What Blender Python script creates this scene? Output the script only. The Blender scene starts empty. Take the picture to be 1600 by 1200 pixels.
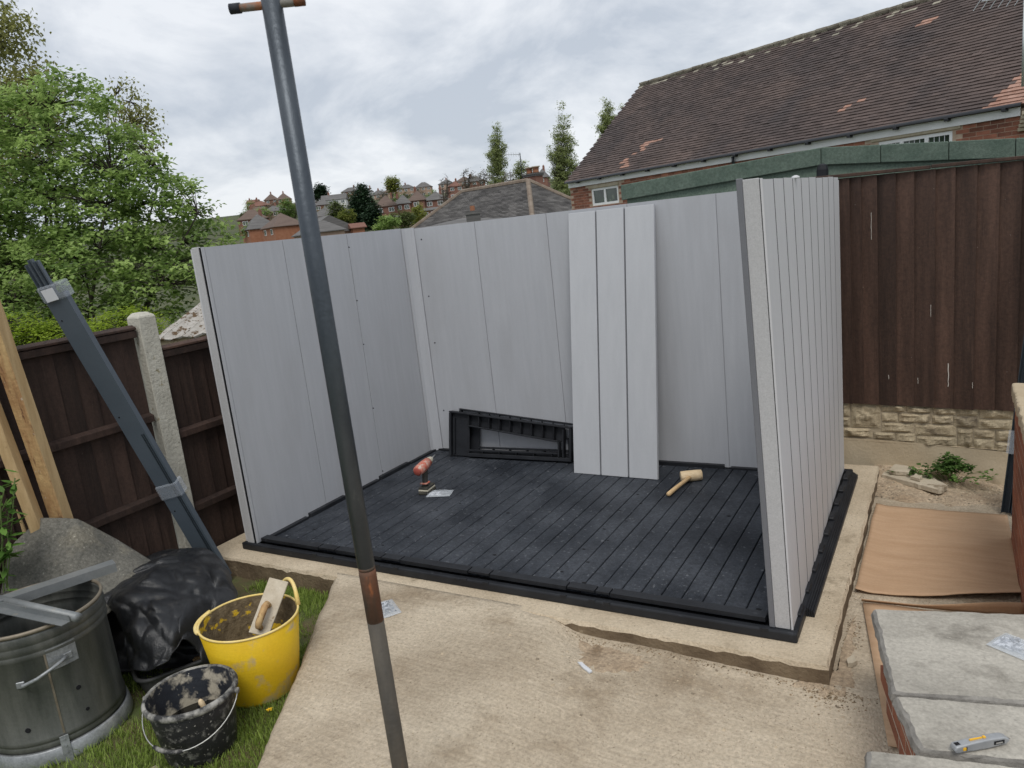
import bpy, bmesh, math, random
from mathutils import Vector, Matrix, Euler, noise
R = math.radians
rnd = random.Random(11)
scene = bpy.context.scene
col = scene.collection
V = Vector

# ------------------------------------------------------------------ camera
CAM = V((4.0687, -3.1852, 1.8812)); FOC = 1184.76
RX = V((.86603652, .48822516, -.1077819)); UP = V((-.00912218, .2309656, .97291915)); FW = V((-.49989752, .84160031, -.20447832))
cd = bpy.data.cameras.new('camera'); cam = bpy.data.objects.new('camera', cd); col.objects.link(cam)
cam.matrix_world = Matrix(((RX.x, UP.x, -FW.x, CAM.x), (RX.y, UP.y, -FW.y, CAM.y), (RX.z, UP.z, -FW.z, CAM.z), (0, 0, 0, 1)))
cd.sensor_width = 36; cd.lens = FOC / 1600 * 36; cd.clip_start = .05; cd.clip_end = 6000
cd.dof.use_dof = True; cd.dof.focus_distance = 5.5; cd.dof.aperture_fstop = 7.5
scene.camera = cam

# ------------------------------------------------------------------ sky, sun, exposure
world = bpy.data.worlds.new('World'); scene.world = world; world.use_nodes = True
nt = world.node_tree; nt.nodes.clear()
def N(nt, t, **k):
    n = nt.nodes.new(t)
    for a, b in k.items():
        if hasattr(n, a): setattr(n, a, b)
        else: n.inputs[a].default_value = b
    return n
def L(nt, a, b): nt.links.new(a, b)
def mth(nt, op, a, b=None, clamp=False):
    n = N(nt, 'ShaderNodeMath', operation=op, use_clamp=clamp)
    for i, x in enumerate((a, b)):
        if x is None: continue
        if isinstance(x, (int, float)): n.inputs[i].default_value = x
        else: L(nt, x, n.inputs[i])
    return n.outputs[0]
def maprange(nt, v, a, b, c=0., d=1.):
    n = N(nt, 'ShaderNodeMapRange'); L(nt, v, n.inputs[0])
    for i, x in enumerate((a, b, c, d)): n.inputs[i + 1].default_value = x
    return n.outputs[0]
def mixc(nt, f, a, b, mode='MIX'):
    n = N(nt, 'ShaderNodeMix', data_type='RGBA', blend_type=mode)
    for i, x in ((0, f), (6, a), (7, b)):
        if isinstance(x, (int, float)): n.inputs[i].default_value = x
        elif isinstance(x, tuple): n.inputs[i].default_value = (*x[:3], 1)
        else: L(nt, x, n.inputs[i])
    return n.outputs[2]
SUN_EL, SUN_AZ = R(58), R(150)        # azimuth clockwise from +y
tc = N(nt, 'ShaderNodeTexCoord'); sx = N(nt, 'ShaderNodeSeparateXYZ'); L(nt, tc.outputs['Generated'], sx.inputs[0])
zz = mth(nt, 'ADD', mth(nt, 'MAXIMUM', sx.outputs[2], 0.0), .42)
cb = N(nt, 'ShaderNodeCombineXYZ'); L(nt, mth(nt, 'DIVIDE', sx.outputs[0], zz), cb.inputs[0]); L(nt, mth(nt, 'DIVIDE', sx.outputs[1], zz), cb.inputs[1]); cb.inputs[2].default_value = 2.2
n1 = N(nt, 'ShaderNodeTexNoise', Scale=2.6, Detail=10., Roughness=.58, Distortion=.3); L(nt, cb.outputs[0], n1.inputs['Vector'])
n2 = N(nt, 'ShaderNodeTexNoise', Scale=1.0, Detail=3., Roughness=.5); L(nt, cb.outputs[0], n2.inputs['Vector'])
f = maprange(nt, mth(nt, 'ADD', mth(nt, 'MULTIPLY', n1.outputs[0], .75), mth(nt, 'MULTIPLY', n2.outputs[0], .25)), .415, .575)
cloud = mixc(nt, f, (4.5, 4.9, 5.5), (7.2, 7.4, 7.7))
sky = N(nt, 'ShaderNodeTexSky', sky_type='NISHITA', sun_disc=False, sun_elevation=SUN_EL, sun_rotation=SUN_AZ, altitude=80., dust_density=2.)
bgc = mixc(nt, .90, sky.outputs[0], cloud)
bg = N(nt, 'ShaderNodeBackground', Strength=.105); L(nt, bgc, bg.inputs[0])
wo = N(nt, 'ShaderNodeOutputWorld'); L(nt, bg.outputs[0], wo.inputs[0])
sd = bpy.data.lights.new('sun', 'SUN'); sd.energy = 1.5; sd.angle = R(24); sd.color = (1, .965, .91)
sun = bpy.data.objects.new('sun', sd); col.objects.link(sun)
sdir = V((math.sin(SUN_AZ) * math.cos(SUN_EL), math.cos(SUN_AZ) * math.cos(SUN_EL), math.sin(SUN_EL)))
sun.rotation_euler = (-sdir).to_track_quat('-Z', 'Y').to_euler(); sun.location = (8, -8, 14)
scene.view_settings.view_transform = 'Standard'; scene.view_settings.look = 'None'
scene.view_settings.exposure = 0.27; scene.view_settings.gamma = 1.0; scene.view_settings.use_curve_mapping = False
scene.render.engine = 'CYCLES'

def at(px, py, t):      # a point t metres ahead of the viewpoint, in the direction of a photo position
    return CAM + t * (FW + (px - 800) / FOC * RX - (py - 600) / FOC * UP)

# ------------------------------------------------------------------ mesh helpers
class MB:
    def __init__(s): s.v = []; s.f = []; s.m = []; s.t = []
    def add(s, vs, fs, mi=0, tint=None):
        o = len(s.v); s.v += [tuple(v) for v in vs]; s.f += [tuple(i + o for i in f) for f in fs]; s.m += [mi] * len(fs)
        s.t += [rnd.random() if tint is None else tint] * len(fs); return s
    def hexa(s, p, mi=0): return s.add(p, [(3, 2, 1, 0), (4, 5, 6, 7), (0, 1, 5, 4), (1, 2, 6, 5), (2, 3, 7, 6), (3, 0, 4, 7)], mi)
    def box(s, x0, x1, y0, y1, z0, z1, mi=0, M=None):
        p = [(x0, y0, z0), (x1, y0, z0), (x1, y1, z0), (x0, y1, z0), (x0, y0, z1), (x1, y0, z1), (x1, y1, z1), (x0, y1, z1)]
        if M is not None: p = [M @ V(q) for q in p]
        return s.hexa(p, mi)
    def bar(s, a, b, w, h, side=None, mi=0):      # box along a->b, w along side, h across
        a, b = V(a), V(b); d = (b - a).normalized(); sd_ = V(side) if side else d.cross(V((0, 0, 1)))
        sd_ = (sd_ - d * sd_.dot(d)).normalized(); u = sd_.cross(d)
        c = [(-w / 2, -h / 2), (w / 2, -h / 2), (w / 2, h / 2), (-w / 2, h / 2)]
        return s.hexa([a + sd_ * i + u * j for i, j in c] + [b + sd_ * i + u * j for i, j in c], mi)
    def prof(s, a, b, poly, side, mi=0):          # extrude a closed 2-D profile from a to b
        a, b = V(a), V(b); d = (b - a).normalized(); sd_ = V(side); sd_ = (sd_ - d * sd_.dot(d)).normalized(); u = sd_.cross(d); n = len(poly)
        return s.add([a + sd_ * i + u * j for i, j in poly] + [b + sd_ * i + u * j for i, j in poly],
                     [tuple(range(n))[::-1], tuple(range(n, 2 * n))] + [(i, (i + 1) % n, n + (i + 1) % n, n + i) for i in range(n)], mi)
    def tube(s, pts, r, n=8, mi=0, caps=True, tint=None):
        pts = [V(p) for p in pts]; k = len(pts); rs = r if isinstance(r, (list, tuple)) else [r] * k; vs = []; ref = None
        for i, p in enumerate(pts):
            d = (pts[min(i + 1, k - 1)] - pts[max(i - 1, 0)]).normalized()
            if ref is None: ref = d.orthogonal().normalized()
            ref = (ref - d * ref.dot(d)).normalized(); w = d.cross(ref)
            vs += [p + (ref * math.cos(2 * math.pi * j / n) + w * math.sin(2 * math.pi * j / n)) * rs[i] for j in range(n)]
        fs = [(i * n + j, i * n + (j + 1) % n, (i + 1) * n + (j + 1) % n, (i + 1) * n + j) for i in range(k - 1) for j in range(n)]
        if caps: fs += [tuple(range(n))[::-1], tuple(range((k - 1) * n, k * n))]
        return s.add(vs, fs, mi, tint)
    def lathe(s, prof, n=36, c=(0, 0, 0), mi=0, closed=False, fn=None):
        vs = []
        for r_, z in prof:
            for j in range(n):
                a = 2 * math.pi * j / n; p = V((c[0] + r_ * math.cos(a), c[1] + r_ * math.sin(a), c[2] + z))
                vs.append(fn(p) if fn else p)
        k = len(prof)
        fs = [(i * n + j, i * n + (j + 1) % n, ((i + 1) % k) * n + (j + 1) % n, ((i + 1) % k) * n + j) for i in range(k if closed else k - 1) for j in range(n)]
        if not closed: fs += [tuple(range(n))[::-1], tuple(range((k - 1) * n, k * n))]
        return s.add(vs, fs, mi)
    def poly(s, pts, z0, z1, mi=0):               # prism over a plan outline
        n = len(pts)
        return s.add([(p[0], p[1], z0) for p in pts] + [(p[0], p[1], z1 + (p[2] if len(p) > 2 else 0)) for p in pts],
                     [tuple(range(n))[::-1], tuple(range(n, 2 * n))] + [(i, (i + 1) % n, n + (i + 1) % n, n + i) for i in range(n)], mi)
    def sheet(s, fn, nu, nv, mi=0):               # open grid
        vs = [fn(i / nu, j / nv) for j in range(nv + 1) for i in range(nu + 1)]
        return s.add(vs, [(j * (nu + 1) + i, j * (nu + 1) + i + 1, (j + 1) * (nu + 1) + i + 1, (j + 1) * (nu + 1) + i) for j in range(nv) for i in range(nu)], mi)
    def mesh(s, name, mats, smooth=False, off=(0, 0, 0)):
        me = bpy.data.meshes.new(name); off = V(off)
        me.from_pydata([V(v) - off for v in s.v], [], s.f)
        for m in (mats if isinstance(mats, (list, tuple)) else [mats]): me.materials.append(m)
        me.polygons.foreach_set('material_index', s.m)
        a = me.attributes.new('tint', 'FLOAT', 'FACE'); a.data.foreach_set('value', s.t)
        if smooth: me.polygons.foreach_set('use_smooth', [True] * len(s.f))
        me.update(); return me

LOC = {}
def finish(o, bevel, seg, sub=0, solid=0):
    if solid: m = o.modifiers.new('thick', 'SOLIDIFY'); m.thickness = solid; m.offset = 0
    if bevel: m = o.modifiers.new('edge', 'BEVEL'); m.width = bevel; m.segments = seg; m.limit_method = 'ANGLE'; m.angle_limit = R(35)
    if sub: m = o.modifiers.new('sub', 'SUBSURF'); m.levels = m.render_levels = sub
def thing(name, label, cat, loc=(0, 0, 0), rot=(0, 0, 0), group=None, world=True):
    o = bpy.data.objects.new(name, None); col.objects.link(o); o.location = loc; o.rotation_euler = rot; o.empty_display_size = .1
    o['label'] = label; o['category'] = cat
    if group: o['group'] = group
    LOC[o] = V(loc) if world else V((0, 0, 0)); return o
def part(name, mb, mat, parent, smooth=False, bevel=0, seg=1, sub=0, solid=0, label=None, kind=None):
    o = bpy.data.objects.new(name, mb.mesh(name, mat, smooth, LOC[parent])); col.objects.link(o); o.parent = parent; LOC[o] = LOC[parent]
    if label: o['label'] = label
    if kind: o['kind'] = kind
    finish(o, bevel, seg, sub, solid); return o
def piece(name, me, parent, loc, rot=None, scale=None, label=None):      # a part that shares its mesh
    o = bpy.data.objects.new(name, me); col.objects.link(o); o.parent = parent; o.location = V(loc) - LOC[parent]; LOC[o] = V((0, 0, 0))
    if rot is not None: o.rotation_euler = rot
    if scale is not None: o.scale = scale
    if label: o['label'] = label
    return o
def solo(name, mb, mat, label, cat, smooth=False, bevel=0, seg=1, sub=0, solid=0, group=None):
    xs = [v[0] for v in mb.v]; ys = [v[1] for v in mb.v]; zs = [v[2] for v in mb.v]
    loc = V(((min(xs) + max(xs)) / 2, (min(ys) + max(ys)) / 2, min(zs)))
    o = bpy.data.objects.new(name, mb.mesh(name, mat, smooth, loc)); col.objects.link(o); o.location = loc; LOC[o] = loc
    o['label'] = label; o['category'] = cat
    if group: o['group'] = group
    finish(o, bevel, seg, sub, solid); return o
def struct(name, mb, mat, smooth=False, kind='structure', label=None, bevel=0):
    o = bpy.data.objects.new(name, mb.mesh(name, mat, smooth)); col.objects.link(o); o['kind'] = kind; LOC[o] = V((0, 0, 0))
    if label: o['label'] = label; o['category'] = name.replace('_', ' ')
    finish(o, bevel, 1); return o
def nz(p, s=1., o=0.): return noise.noise(V(p) * s + V((o, o * 1.7, o * .3)))
def fbm(p, s=1., o=0., k=4): return sum(noise.noise(V(p) * s * 2 ** i + V((o, o * 1.7, o * .3))) / 2 ** i for i in range(k))
def ss(a, b, x): t = min(1, max(0, (x - a) / (b - a))); return t * t * (3 - 2 * t)
def crom(p, t):          # Catmull-Rom through a list of points, t in 0..1
    n = len(p) - 1; i = min(int(t * n), n - 1); u = t * n - i
    a, b, c, d = p[max(i - 1, 0)], p[i], p[i + 1], p[min(i + 2, n)]
    return .5 * ((2 * b) + (c - a) * u + (2 * a - 5 * b + 4 * c - d) * u * u + (3 * b - a - 3 * c + d) * u ** 3)
def lin(p, t): n = len(p) - 1; i = min(int(t * n), n - 1); return p[i].lerp(p[i + 1], t * n - i)
def lnet(ctrl, u, v): return lin([lin(row, u) for row in ctrl], v).lerp(net(ctrl, u, v), .25)
def net(ctrl, u, v): return crom([crom(row, u) for row in ctrl], v)

# ------------------------------------------------------------------ materials
def mat(name, c1, c2=None, scale=4., rough=.75, bump=.15, bscale=80., c3=None, sscale=9., sthr=.62, swid=.06, stretch=(1, 1, 1), rand=0., metal=0.,
        world=False, c4=None, s4=40., t4=.66, tintw=0., lo=.35, hi=.65, spec=.4, sstretch=None, bstretch=None, detail=6., sheen=0., trans=0., streak=False, grain=.05, gscale=90.):
    m = bpy.data.materials.new(name); m.use_nodes = True; t = m.node_tree; b = t.nodes['Principled BSDF']
    if world: co = N(t, 'ShaderNodeNewGeometry').outputs['Position']
    else:
        tc = N(t, 'ShaderNodeTexCoord'); oi = N(t, 'ShaderNodeObjectInfo'); va = N(t, 'ShaderNodeVectorMath', operation='ADD'); L(t, tc.outputs['Object'], va.inputs[0])
        cx = N(t, 'ShaderNodeCombineXYZ'); r_ = oi.outputs['Random']
        for i, k in enumerate((37., 53., 71.)): L(t, mth(t, 'MULTIPLY', r_, k), cx.inputs[i])
        L(t, cx.outputs[0], va.inputs[1]); co = va.outputs[0]
    def mapped(st):
        if st == (1, 1, 1): return co
        mp = N(t, 'ShaderNodeMapping'); mp.inputs['Scale'].default_value = st; L(t, co, mp.inputs[0]); return mp.outputs[0]
    def nzn(sc, st, det=detail): n = N(t, 'ShaderNodeTexNoise', Scale=sc, Detail=det, Roughness=.6); L(t, mapped(st), n.inputs['Vector']); return n.outputs[0]
    c = c1
    if c2: c = mixc(t, maprange(t, nzn(scale, stretch), lo, hi), c1, c2)
    if c3: c = mixc(t, maprange(t, nzn(sscale, sstretch or stretch), sthr, sthr + swid), c, c3)
    if streak:      # broom marks dragged across the wet surface
        mp = N(t, 'ShaderNodeMapping'); mp.inputs['Rotation'].default_value = (0, 0, R(-52)); mp.inputs['Scale'].default_value = (3, 60, 1); L(t, co, mp.inputs[0]); ns = N(t, 'ShaderNodeTexNoise', Scale=1., Detail=3., Roughness=.6); L(t, mp.outputs[0], ns.inputs['Vector']); c = mixc(t, maprange(t, ns.outputs[0], .3, .7, 0, 1), c, mixc(t, 1., c, (.84, .83, .81), 'MULTIPLY'))
    if c4: c = mixc(t, maprange(t, nzn(s4, (1, 1, 1), 3.), t4, t4 + .05), c, c4)
    if grain and not (isinstance(c, tuple) and not bump):
        gq = N(t, 'ShaderNodeTexNoise', Scale=gscale, Detail=2., Roughness=.7); L(t, co, gq.inputs['Vector']); gv = maprange(t, gq.outputs[0], .28, .72, 1 - grain, 1 + grain); gs = N(t, 'ShaderNodeVectorMath', operation='SCALE')
        if isinstance(c, tuple): gs.inputs[0].default_value = c[:3]
        else: L(t, c, gs.inputs[0])
        L(t, gv, gs.inputs['Scale']); c = gs.outputs[0]
    if rand or tintw:
        v = None
        if rand: oi2 = N(t, 'ShaderNodeObjectInfo'); v = maprange(t, oi2.outputs['Random'], 0, 1, 1 - rand, 1 + rand)
        if tintw:
            at_ = N(t, 'ShaderNodeAttribute', attribute_name='tint'); w = maprange(t, at_.outputs['Fac'], 0, 1, 1 - tintw, 1 + tintw); v = mth(t, 'MULTIPLY', v, w) if v else w
        n = N(t, 'ShaderNodeVectorMath', operation='SCALE')
        if isinstance(c, tuple): n.inputs[0].default_value = c[:3]
        else: L(t, c, n.inputs[0])
        L(t, v, n.inputs['Scale']); c = n.outputs[0]
    if isinstance(c, tuple): b.inputs['Base Color'].default_value = (*c[:3], 1)
    else: L(t, c, b.inputs['Base Color'])
    b.inputs['Roughness'].default_value = rough; b.inputs['Metallic'].default_value = metal; b.inputs['Specular IOR Level'].default_value = spec
    if bump:
        bn = N(t, 'ShaderNodeBump', Strength=bump, Distance=.01); L(t, nzn(bscale, bstretch or (1, 1, 1), 4.), bn.inputs['Height']); L(t, bn.outputs[0], b.inputs['Normal'])
    if trans:
        tr = N(t, 'ShaderNodeBsdfTranslucent'); mx = N(t, 'ShaderNodeMixShader', Fac=trans)
        if isinstance(c, tuple): tr.inputs[0].default_value = (*c[:3], 1)
        else: L(t, c, tr.inputs[0])
        L(t, b.outputs[0], mx.inputs[1]); L(t, tr.outputs[0], mx.inputs[2]); L(t, mx.outputs[0], t.nodes['Material Output'].inputs[0])
    return m
def glassy(name, c, rough=.1, alpha=.35):
    m = bpy.data.materials.new(name); m.use_nodes = True; t = m.node_tree; b = t.nodes['Principled BSDF']
    b.inputs['Base Color'].default_value = (*c, 1); b.inputs['Roughness'].default_value = rough; b.inputs['Alpha'].default_value = alpha
    n = N(t, 'ShaderNodeTexNoise', Scale=25., Detail=2.); bn = N(t, 'ShaderNodeBump', Strength=.35, Distance=.01); L(t, n.outputs[0], bn.inputs['Height']); L(t, bn.outputs[0], b.inputs['Normal'])
    return m
def leafmat(name, dark, light, trans=.35):
    m = bpy.data.materials.new(name); m.use_nodes = True; t = m.node_tree; b = t.nodes['Principled BSDF']
    a = N(t, 'ShaderNodeAttribute', attribute_name='tint'); c = mixc(t, a.outputs['Fac'], dark, light); L(t, c, b.inputs['Base Color'])
    b.inputs['Roughness'].default_value = .55; b.inputs['Specular IOR Level'].default_value = .3
    tr = N(t, 'ShaderNodeBsdfTranslucent'); L(t, c, tr.inputs[0]); mx = N(t, 'ShaderNodeMixShader', Fac=trans)
    L(t, b.outputs[0], mx.inputs[1]); L(t, tr.outputs[0], mx.inputs[2]); L(t, mx.outputs[0], t.nodes['Material Output'].inputs[0]); return m

MT = {}
MT['concrete'] = mat('pale_sandy_concrete', (.385, .314, .228), (.56, .478, .365), 1.6, .95, 1., 70, c3=(.27, .205, .135), sscale=2.0, sthr=.545, swid=.2, c4=(.24, .19, .13), s4=90, t4=.64, world=True, stretch=(1, 1, 1), detail=12., bstretch=(1.5, .75, 1), streak=True, grain=.20, gscale=65.)
MT['slab'] = mat('raised_concrete', (.42, .34, .238), (.57, .48, .355), 2.4, .95, .8, 90, c3=(.27, .215, .145), sscale=4, sthr=.60, swid=.14, c4=(.20, .155, .105), s4=75, t4=.66, world=True, detail=12., grain=.18, gscale=75.)
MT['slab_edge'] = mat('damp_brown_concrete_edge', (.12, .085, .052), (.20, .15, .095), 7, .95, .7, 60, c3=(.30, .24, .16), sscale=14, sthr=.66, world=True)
MT['soil'] = mat('dry_sandy_soil', (.30, .225, .15), (.44, .35, .25), 5, .97, .9, 45, c3=(.19, .135, .085), sscale=7, sthr=.58, swid=.15, world=True, detail=9., grain=.35, gscale=60.)
MT['lawn'] = mat('lawn_earth', (.10, .075, .04), (.075, .10, .03), 5, .98, .8, 40, world=True)
MT['terrain'] = mat('rough_green_ground', (.045, .06, .022), (.085, .09, .04), .06, 1., 0, world=True)
# ------------------------------------------------------------------ the setting: ground, lawn, slab, path, soil
HP = [(-1e4, -.32), (0, -.32), (9, -.32), (14, -1.0), (30, -1.6), (60, -2.6), (100, -2.2), (165, 1.6), (205, 5.5), (265, 11), (300, 13.6), (395, 21.5), (450, 23.5), (600, 22), (1000, 14), (3000, -30)]
def terr(x, y):
    s = (V((x, y)) - CAM.xy).dot(V((-.5107, .8597)))
    for (a, za), (b, zb) in zip(HP, HP[1:]):
        if s <= b: return za + (zb - za) * ss(a, b, s) if a > -1e3 else za
    return HP[-1][1]
axis = sorted(set([0] + [sg * k for k in (2, 4, 6, 8, 11, 14, 18, 23, 30, 40, 50, 65, 80, 100, 125, 150, 180, 210, 250, 300, 350, 420, 500, 600, 800, 1100, 1600, 2400) for sg in (-1, 1)]))
mb = MB(); n = len(axis)
mb.add([(x, y, terr(x, y) + (nz((x, y, 0), .02) * 1.5 if abs(x) + abs(y) > 60 else 0)) for y in axis for x in axis], [(j * n + i, j * n + i + 1, (j + 1) * n + i + 1, (j + 1) * n + i) for j in range(n - 1) for i in range(n - 1)])
struct('ground', mb, MT['terrain'], True)

PL = [(.62, .1), (.90, -.17), (1.354, -.905), (1.692, -1.473), (2.3, -2.5), (2.9, -3.6)]     # left edge of the path, far to near
def lawnz(x, y): return -.185 + .018 * fbm((x, y, 0), 2.2, 3)
mb = MB(); mb.sheet(lambda u, v: (-.5 + 3.0 * u, -3.6 + 3.9 * v, lawnz(-.5 + 3.0 * u, -3.6 + 3.9 * v)), 40, 52); struct('lawn', mb, MT['lawn'], True)

SX0, SX1, SY0, SY1, SZ = -.285, 3.645, -.165, 2.44, -.05
def wob(p, a=.006, s=9): return a * fbm(p, s, 5)
def slab_outline():
    pts = []
    for i in range(100): x = SX0 + (SX1 - SX0) * i / 100; pts.append((x, SY0 + wob((x, 0, 0)) + wob((x, 4, 0), .004, 2.)))
    for i in range(70): y = SY0 + (SY1 - SY0) * i / 70; pts.append((SX1 + wob((0, y, 3)) + wob((2, y, 0), .005, 2.), y))
    pts += [(SX1, SY1), (SX0, SY1)]; return pts
mb = MB(); o = slab_outline(); n = len(o); c = V((1.7, 1.1))
top = [(*(V(p) + (c - V(p)).normalized() * .012), SZ) for p in o]; mid = [(*p, SZ - .012 - abs(wob((p[0], p[1], 7), .02, 15))) for p in o]; low = [(p[0], p[1] + wob((p[0], p[1], 2), .02, 12), -.34) for p in o]
mb.add(top + mid + low, [tuple(range(n))] + [(n + i, n + (i + 1) % n, (i + 1) % n, i) for i in range(n)])
mb.f += [(2 * n + i, 2 * n + (i + 1) % n, n + (i + 1) % n, n + i) for i in range(n)]; mb.m += [1] * n; mb.t += [0.] * n
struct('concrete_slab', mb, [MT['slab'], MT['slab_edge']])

def plx(y):
    for (xa, ya), (xb, yb) in zip(PL, PL[1:]):
        if y >= yb: return xa + (xb - xa) * (y - ya) / (yb - ya)
    return PL[-1][0]
def pathz(x, y):
    if y > SY0 + .06: return -.142 + .004 * nz((x, y, 0), 3)
    if y > SY0 - .001 and x < 2.40: return -.0492 - .0004 * ss(SY0, SY0 + .055, y) - .03 * ss(2.15, 2.38, x)
    if y > SY0 + .02: return -.142
    k = min(1.2, max(0, SY0 - y))
    z = -.0492 - .006 * min(1, k * 8) - .052 * ss(2.34 - .2 * k, 2.50 + .75 * k, x) - .034 * ss(2.5, 3.5, x) - .02 * ss(.3, 1.6, k)
    z -= .03 * math.exp(-((x - 2.62) / .16) ** 2 - ((y + .24) / .08) ** 2)
    return z + .004 * fbm((x, y, 0), 3.2, 1) + .0018 * nz((x, y, 2), 22)
mb = MB(); rows = [2.2, 1.7, 1.2, .8, .4, .1, SY0 + .062, SY0 + .055, SY0 + .03] + [SY0 + .015 - .022 * i for i in range(60)] + [-1.5 - .07 * i for i in range(30)]; NU = 120
for y in rows:
    xl = plx(y) if y < .1 else .6
    for i in range(NU + 1):
        u = i / NU; x = xl + (5.2 - xl) * u + (wob((u, y, 1), .012, 7) if i == 0 else 0); mb.v.append((x, y, pathz(x, y) - (.02 if i == 0 else 0)))
k = NU + 1
mb.f = [(j * k + i, (j + 1) * k + i, (j + 1) * k + i + 1, j * k + i + 1) for j in range(len(rows) - 1) for i in range(NU)]
b0 = len(mb.v); mb.v += [(mb.v[j * k][0] - .01, mb.v[j * k][1], -.26) for j in range(len(rows))]
mb.f += [(j * k, b0 + j, b0 + j + 1, (j + 1) * k) for j in range(len(rows) - 1)]; mb.m = [0] * len(mb.f); mb.t = [0.] * len(mb.f)
struct('concrete_path', mb, MT['concrete'], True)

def dirt(pts, seed):
    g_ = random.Random(seed); c_ = sum((V(p) for p in pts), V((0, 0))) / len(pts); mb = MB(); n_ = 60; out = []
    P_ = [V(p).to_3d() for p in pts] + [V(pts[0]).to_3d()]
    for i in range(n_): q = crom(P_, i / n_).xy; out.append(q + (q - c_) * (g_.uniform(-.12, .12) + .22 * nz((i * .35, seed, 0), 1)))
    rings = [[c_.lerp(q, k) for q in out] for k in (1., .8, .5, .2)]
    for k, ring in enumerate(rings): mb.v += [(q.x, q.y, pathz(q.x, q.y) + (-.003, .0025, .004, .004)[k] + .002 * nz((q.x, q.y, seed), 40)) for q in ring]
    mb.f = [(k * n_ + i, k * n_ + (i + 1) % n_, (k + 1) * n_ + (i + 1) % n_, (k + 1) * n_ + i) for k in range(3) for i in range(n_)] + [tuple(range(3 * n_, 4 * n_))]
    mb.m = [0] * len(mb.f); mb.t = [0.] * len(mb.f); return struct('dirt_patch', mb, MT['soil'], True)
dirt([(2.50, -.21), (2.60, -.38), (2.74, -.44), (2.90, -.33), (2.86, -.24), (2.66, -.20)], 3); dirt([(3.50, -.20), (3.62, -.26), (3.74, -.18), (3.71, .10), (3.68, .5), (3.665, .15), (3.67, -.15)], 5)
mb = MB()
def soilz(x, y): return -.125 + .03 * ss(2.1, 2.5, y) * (1 - ss(3.8, 4.2, x)) - .07 * ss(4.05, 4.4, x) * ss(2.2, 2.55, y) + .014 * fbm((x, y, 0), 6, 2) - .03 * ss(2.12, 1.96, y)
mb.sheet(lambda u, v: (3.60 + 1.7 * u, 1.98 + .72 * v + .05 * nz((u * 9, v, 0), 1) * (1 - v), soilz(3.60 + 1.7 * u, 1.98 + .72 * v)), 60, 30); struct('soil_bed', mb, MT['soil'], True)

# loose grit on the concrete
mb = MB(); rg = random.Random(5)
def pebble(x, y, z, r):
    a = rg.random() * 6.28; c, s_ = math.cos(a), math.sin(a); w, h = r * rg.uniform(.6, 1.2), r * rg.uniform(.4, .8)
    p = [(r, 0, 0), (0, w, 0), (-r, 0, 0), (0, -w, 0), (r * .2, w * .1, h)]
    mb.add([(x + c * i - s_ * j, y + s_ * i + c * j, z - r * .1 + k_) for i, j, k_ in p], [(0, 1, 4), (1, 2, 4), (2, 3, 4), (3, 0, 4)])
for _ in range(900):
    q = rg.random()
    if q < .35: x, y = rg.gauss(2.75, .25), rg.gauss(-.42, .14)
    elif q < .6: x, y = rg.uniform(3.0, 3.75), rg.gauss(-.3, .12)
    elif q < .75: x, y = rg.gauss(3.70, .03), rg.uniform(-.2, 1.6)
    else: x, y = rg.uniform(1.5, 3.8), rg.uniform(-1.4, -.2)
    if y > SY0 - .01 and x < SX1 + .01 or x < plx(y) + .04: continue
    pebble(x, y, pathz(x, y), rg.uniform(.002, .006) if rg.random() < .93 else rg.uniform(.008, .014))
for _ in range(900): x, y = rg.uniform(3.62, 4.5), rg.uniform(2.0, 2.58); pebble(x, y, soilz(x, y), rg.uniform(.003, .011))
for _ in range(120): x, y = rg.uniform(3.56, 3.64), rg.uniform(0, 2.3); pebble(x, y, SZ, rg.uniform(.002, .006))
for _ in range(130): x, y = rg.uniform(-.2, 3.6), rg.uniform(-.155, -.04); pebble(x, y, SZ, rg.uniform(.002, .005))
for _ in range(1500):
    q = rg.random()
    if q < .55: x, y = SX1 + .012 + abs(rg.gauss(0, .035)), rg.uniform(-.25, 1.9)
    elif q < .8: x, y = rg.gauss(3.66, .07), SY0 - .02 - abs(rg.gauss(0, .05))
    else: x, y = rg.uniform(2.45, 3.6), SY0 - .012 - abs(rg.gauss(0, .02))
    if y > SY0 - .01 and x < SX1 + .01: continue
    pebble(x, y, pathz(x, y), rg.uniform(.002, .007)); mb.m[-4:] = [1] * 4
struct('loose_grit', mb, [mat('grit', (.34, .28, .20), None, rough=.95, bump=0, tintw=.5), mat('brown_crumbs', (.19, .14, .085), None, rough=.95, bump=0, tintw=.5)], kind='stuff', label='loose grit and crumbs of mortar scattered on the concrete')

# ------------------------------------------------------------------ grass
GRASS = leafmat('grass_blade', (.14, .21, .035), (.42, .54, .13), .5)
mb = MB(); rg = random.Random(9)
for _ in range(60000):
    y = rg.uniform(-2.6, -.17); x = rg.uniform(.25, plx(y) + .02)
    d = fbm((x, y, 0), 3.0, 21)
    if rg.random() > .75 + d * 1.6: continue
    h = rg.uniform(.016, .042) * (1.5 if rg.random() < .08 else 1); a = rg.random() * 6.28; l = rg.uniform(.2, 1.0) * h; w = rg.uniform(.0012, .0026)
    z = lawnz(x, y); c, s_ = math.cos(a), math.sin(a); t = min(1, max(0, rg.gauss(.42, .25)))
    mb.add([(x - s_ * w, y + c * w, z), (x + s_ * w, y - c * w, z), (x + c * l * .4 + s_ * w * .7, y + s_ * l * .4 - c * w * .7, z + h * .65), (x + c * l * .4 - s_ * w * .7, y + s_ * l * .4 + c * w * .7, z + h * .65), (x + c * l, y + s_ * l, z + h)],
           [(0, 1, 2, 3), (3, 2, 4)], 0, t)
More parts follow.
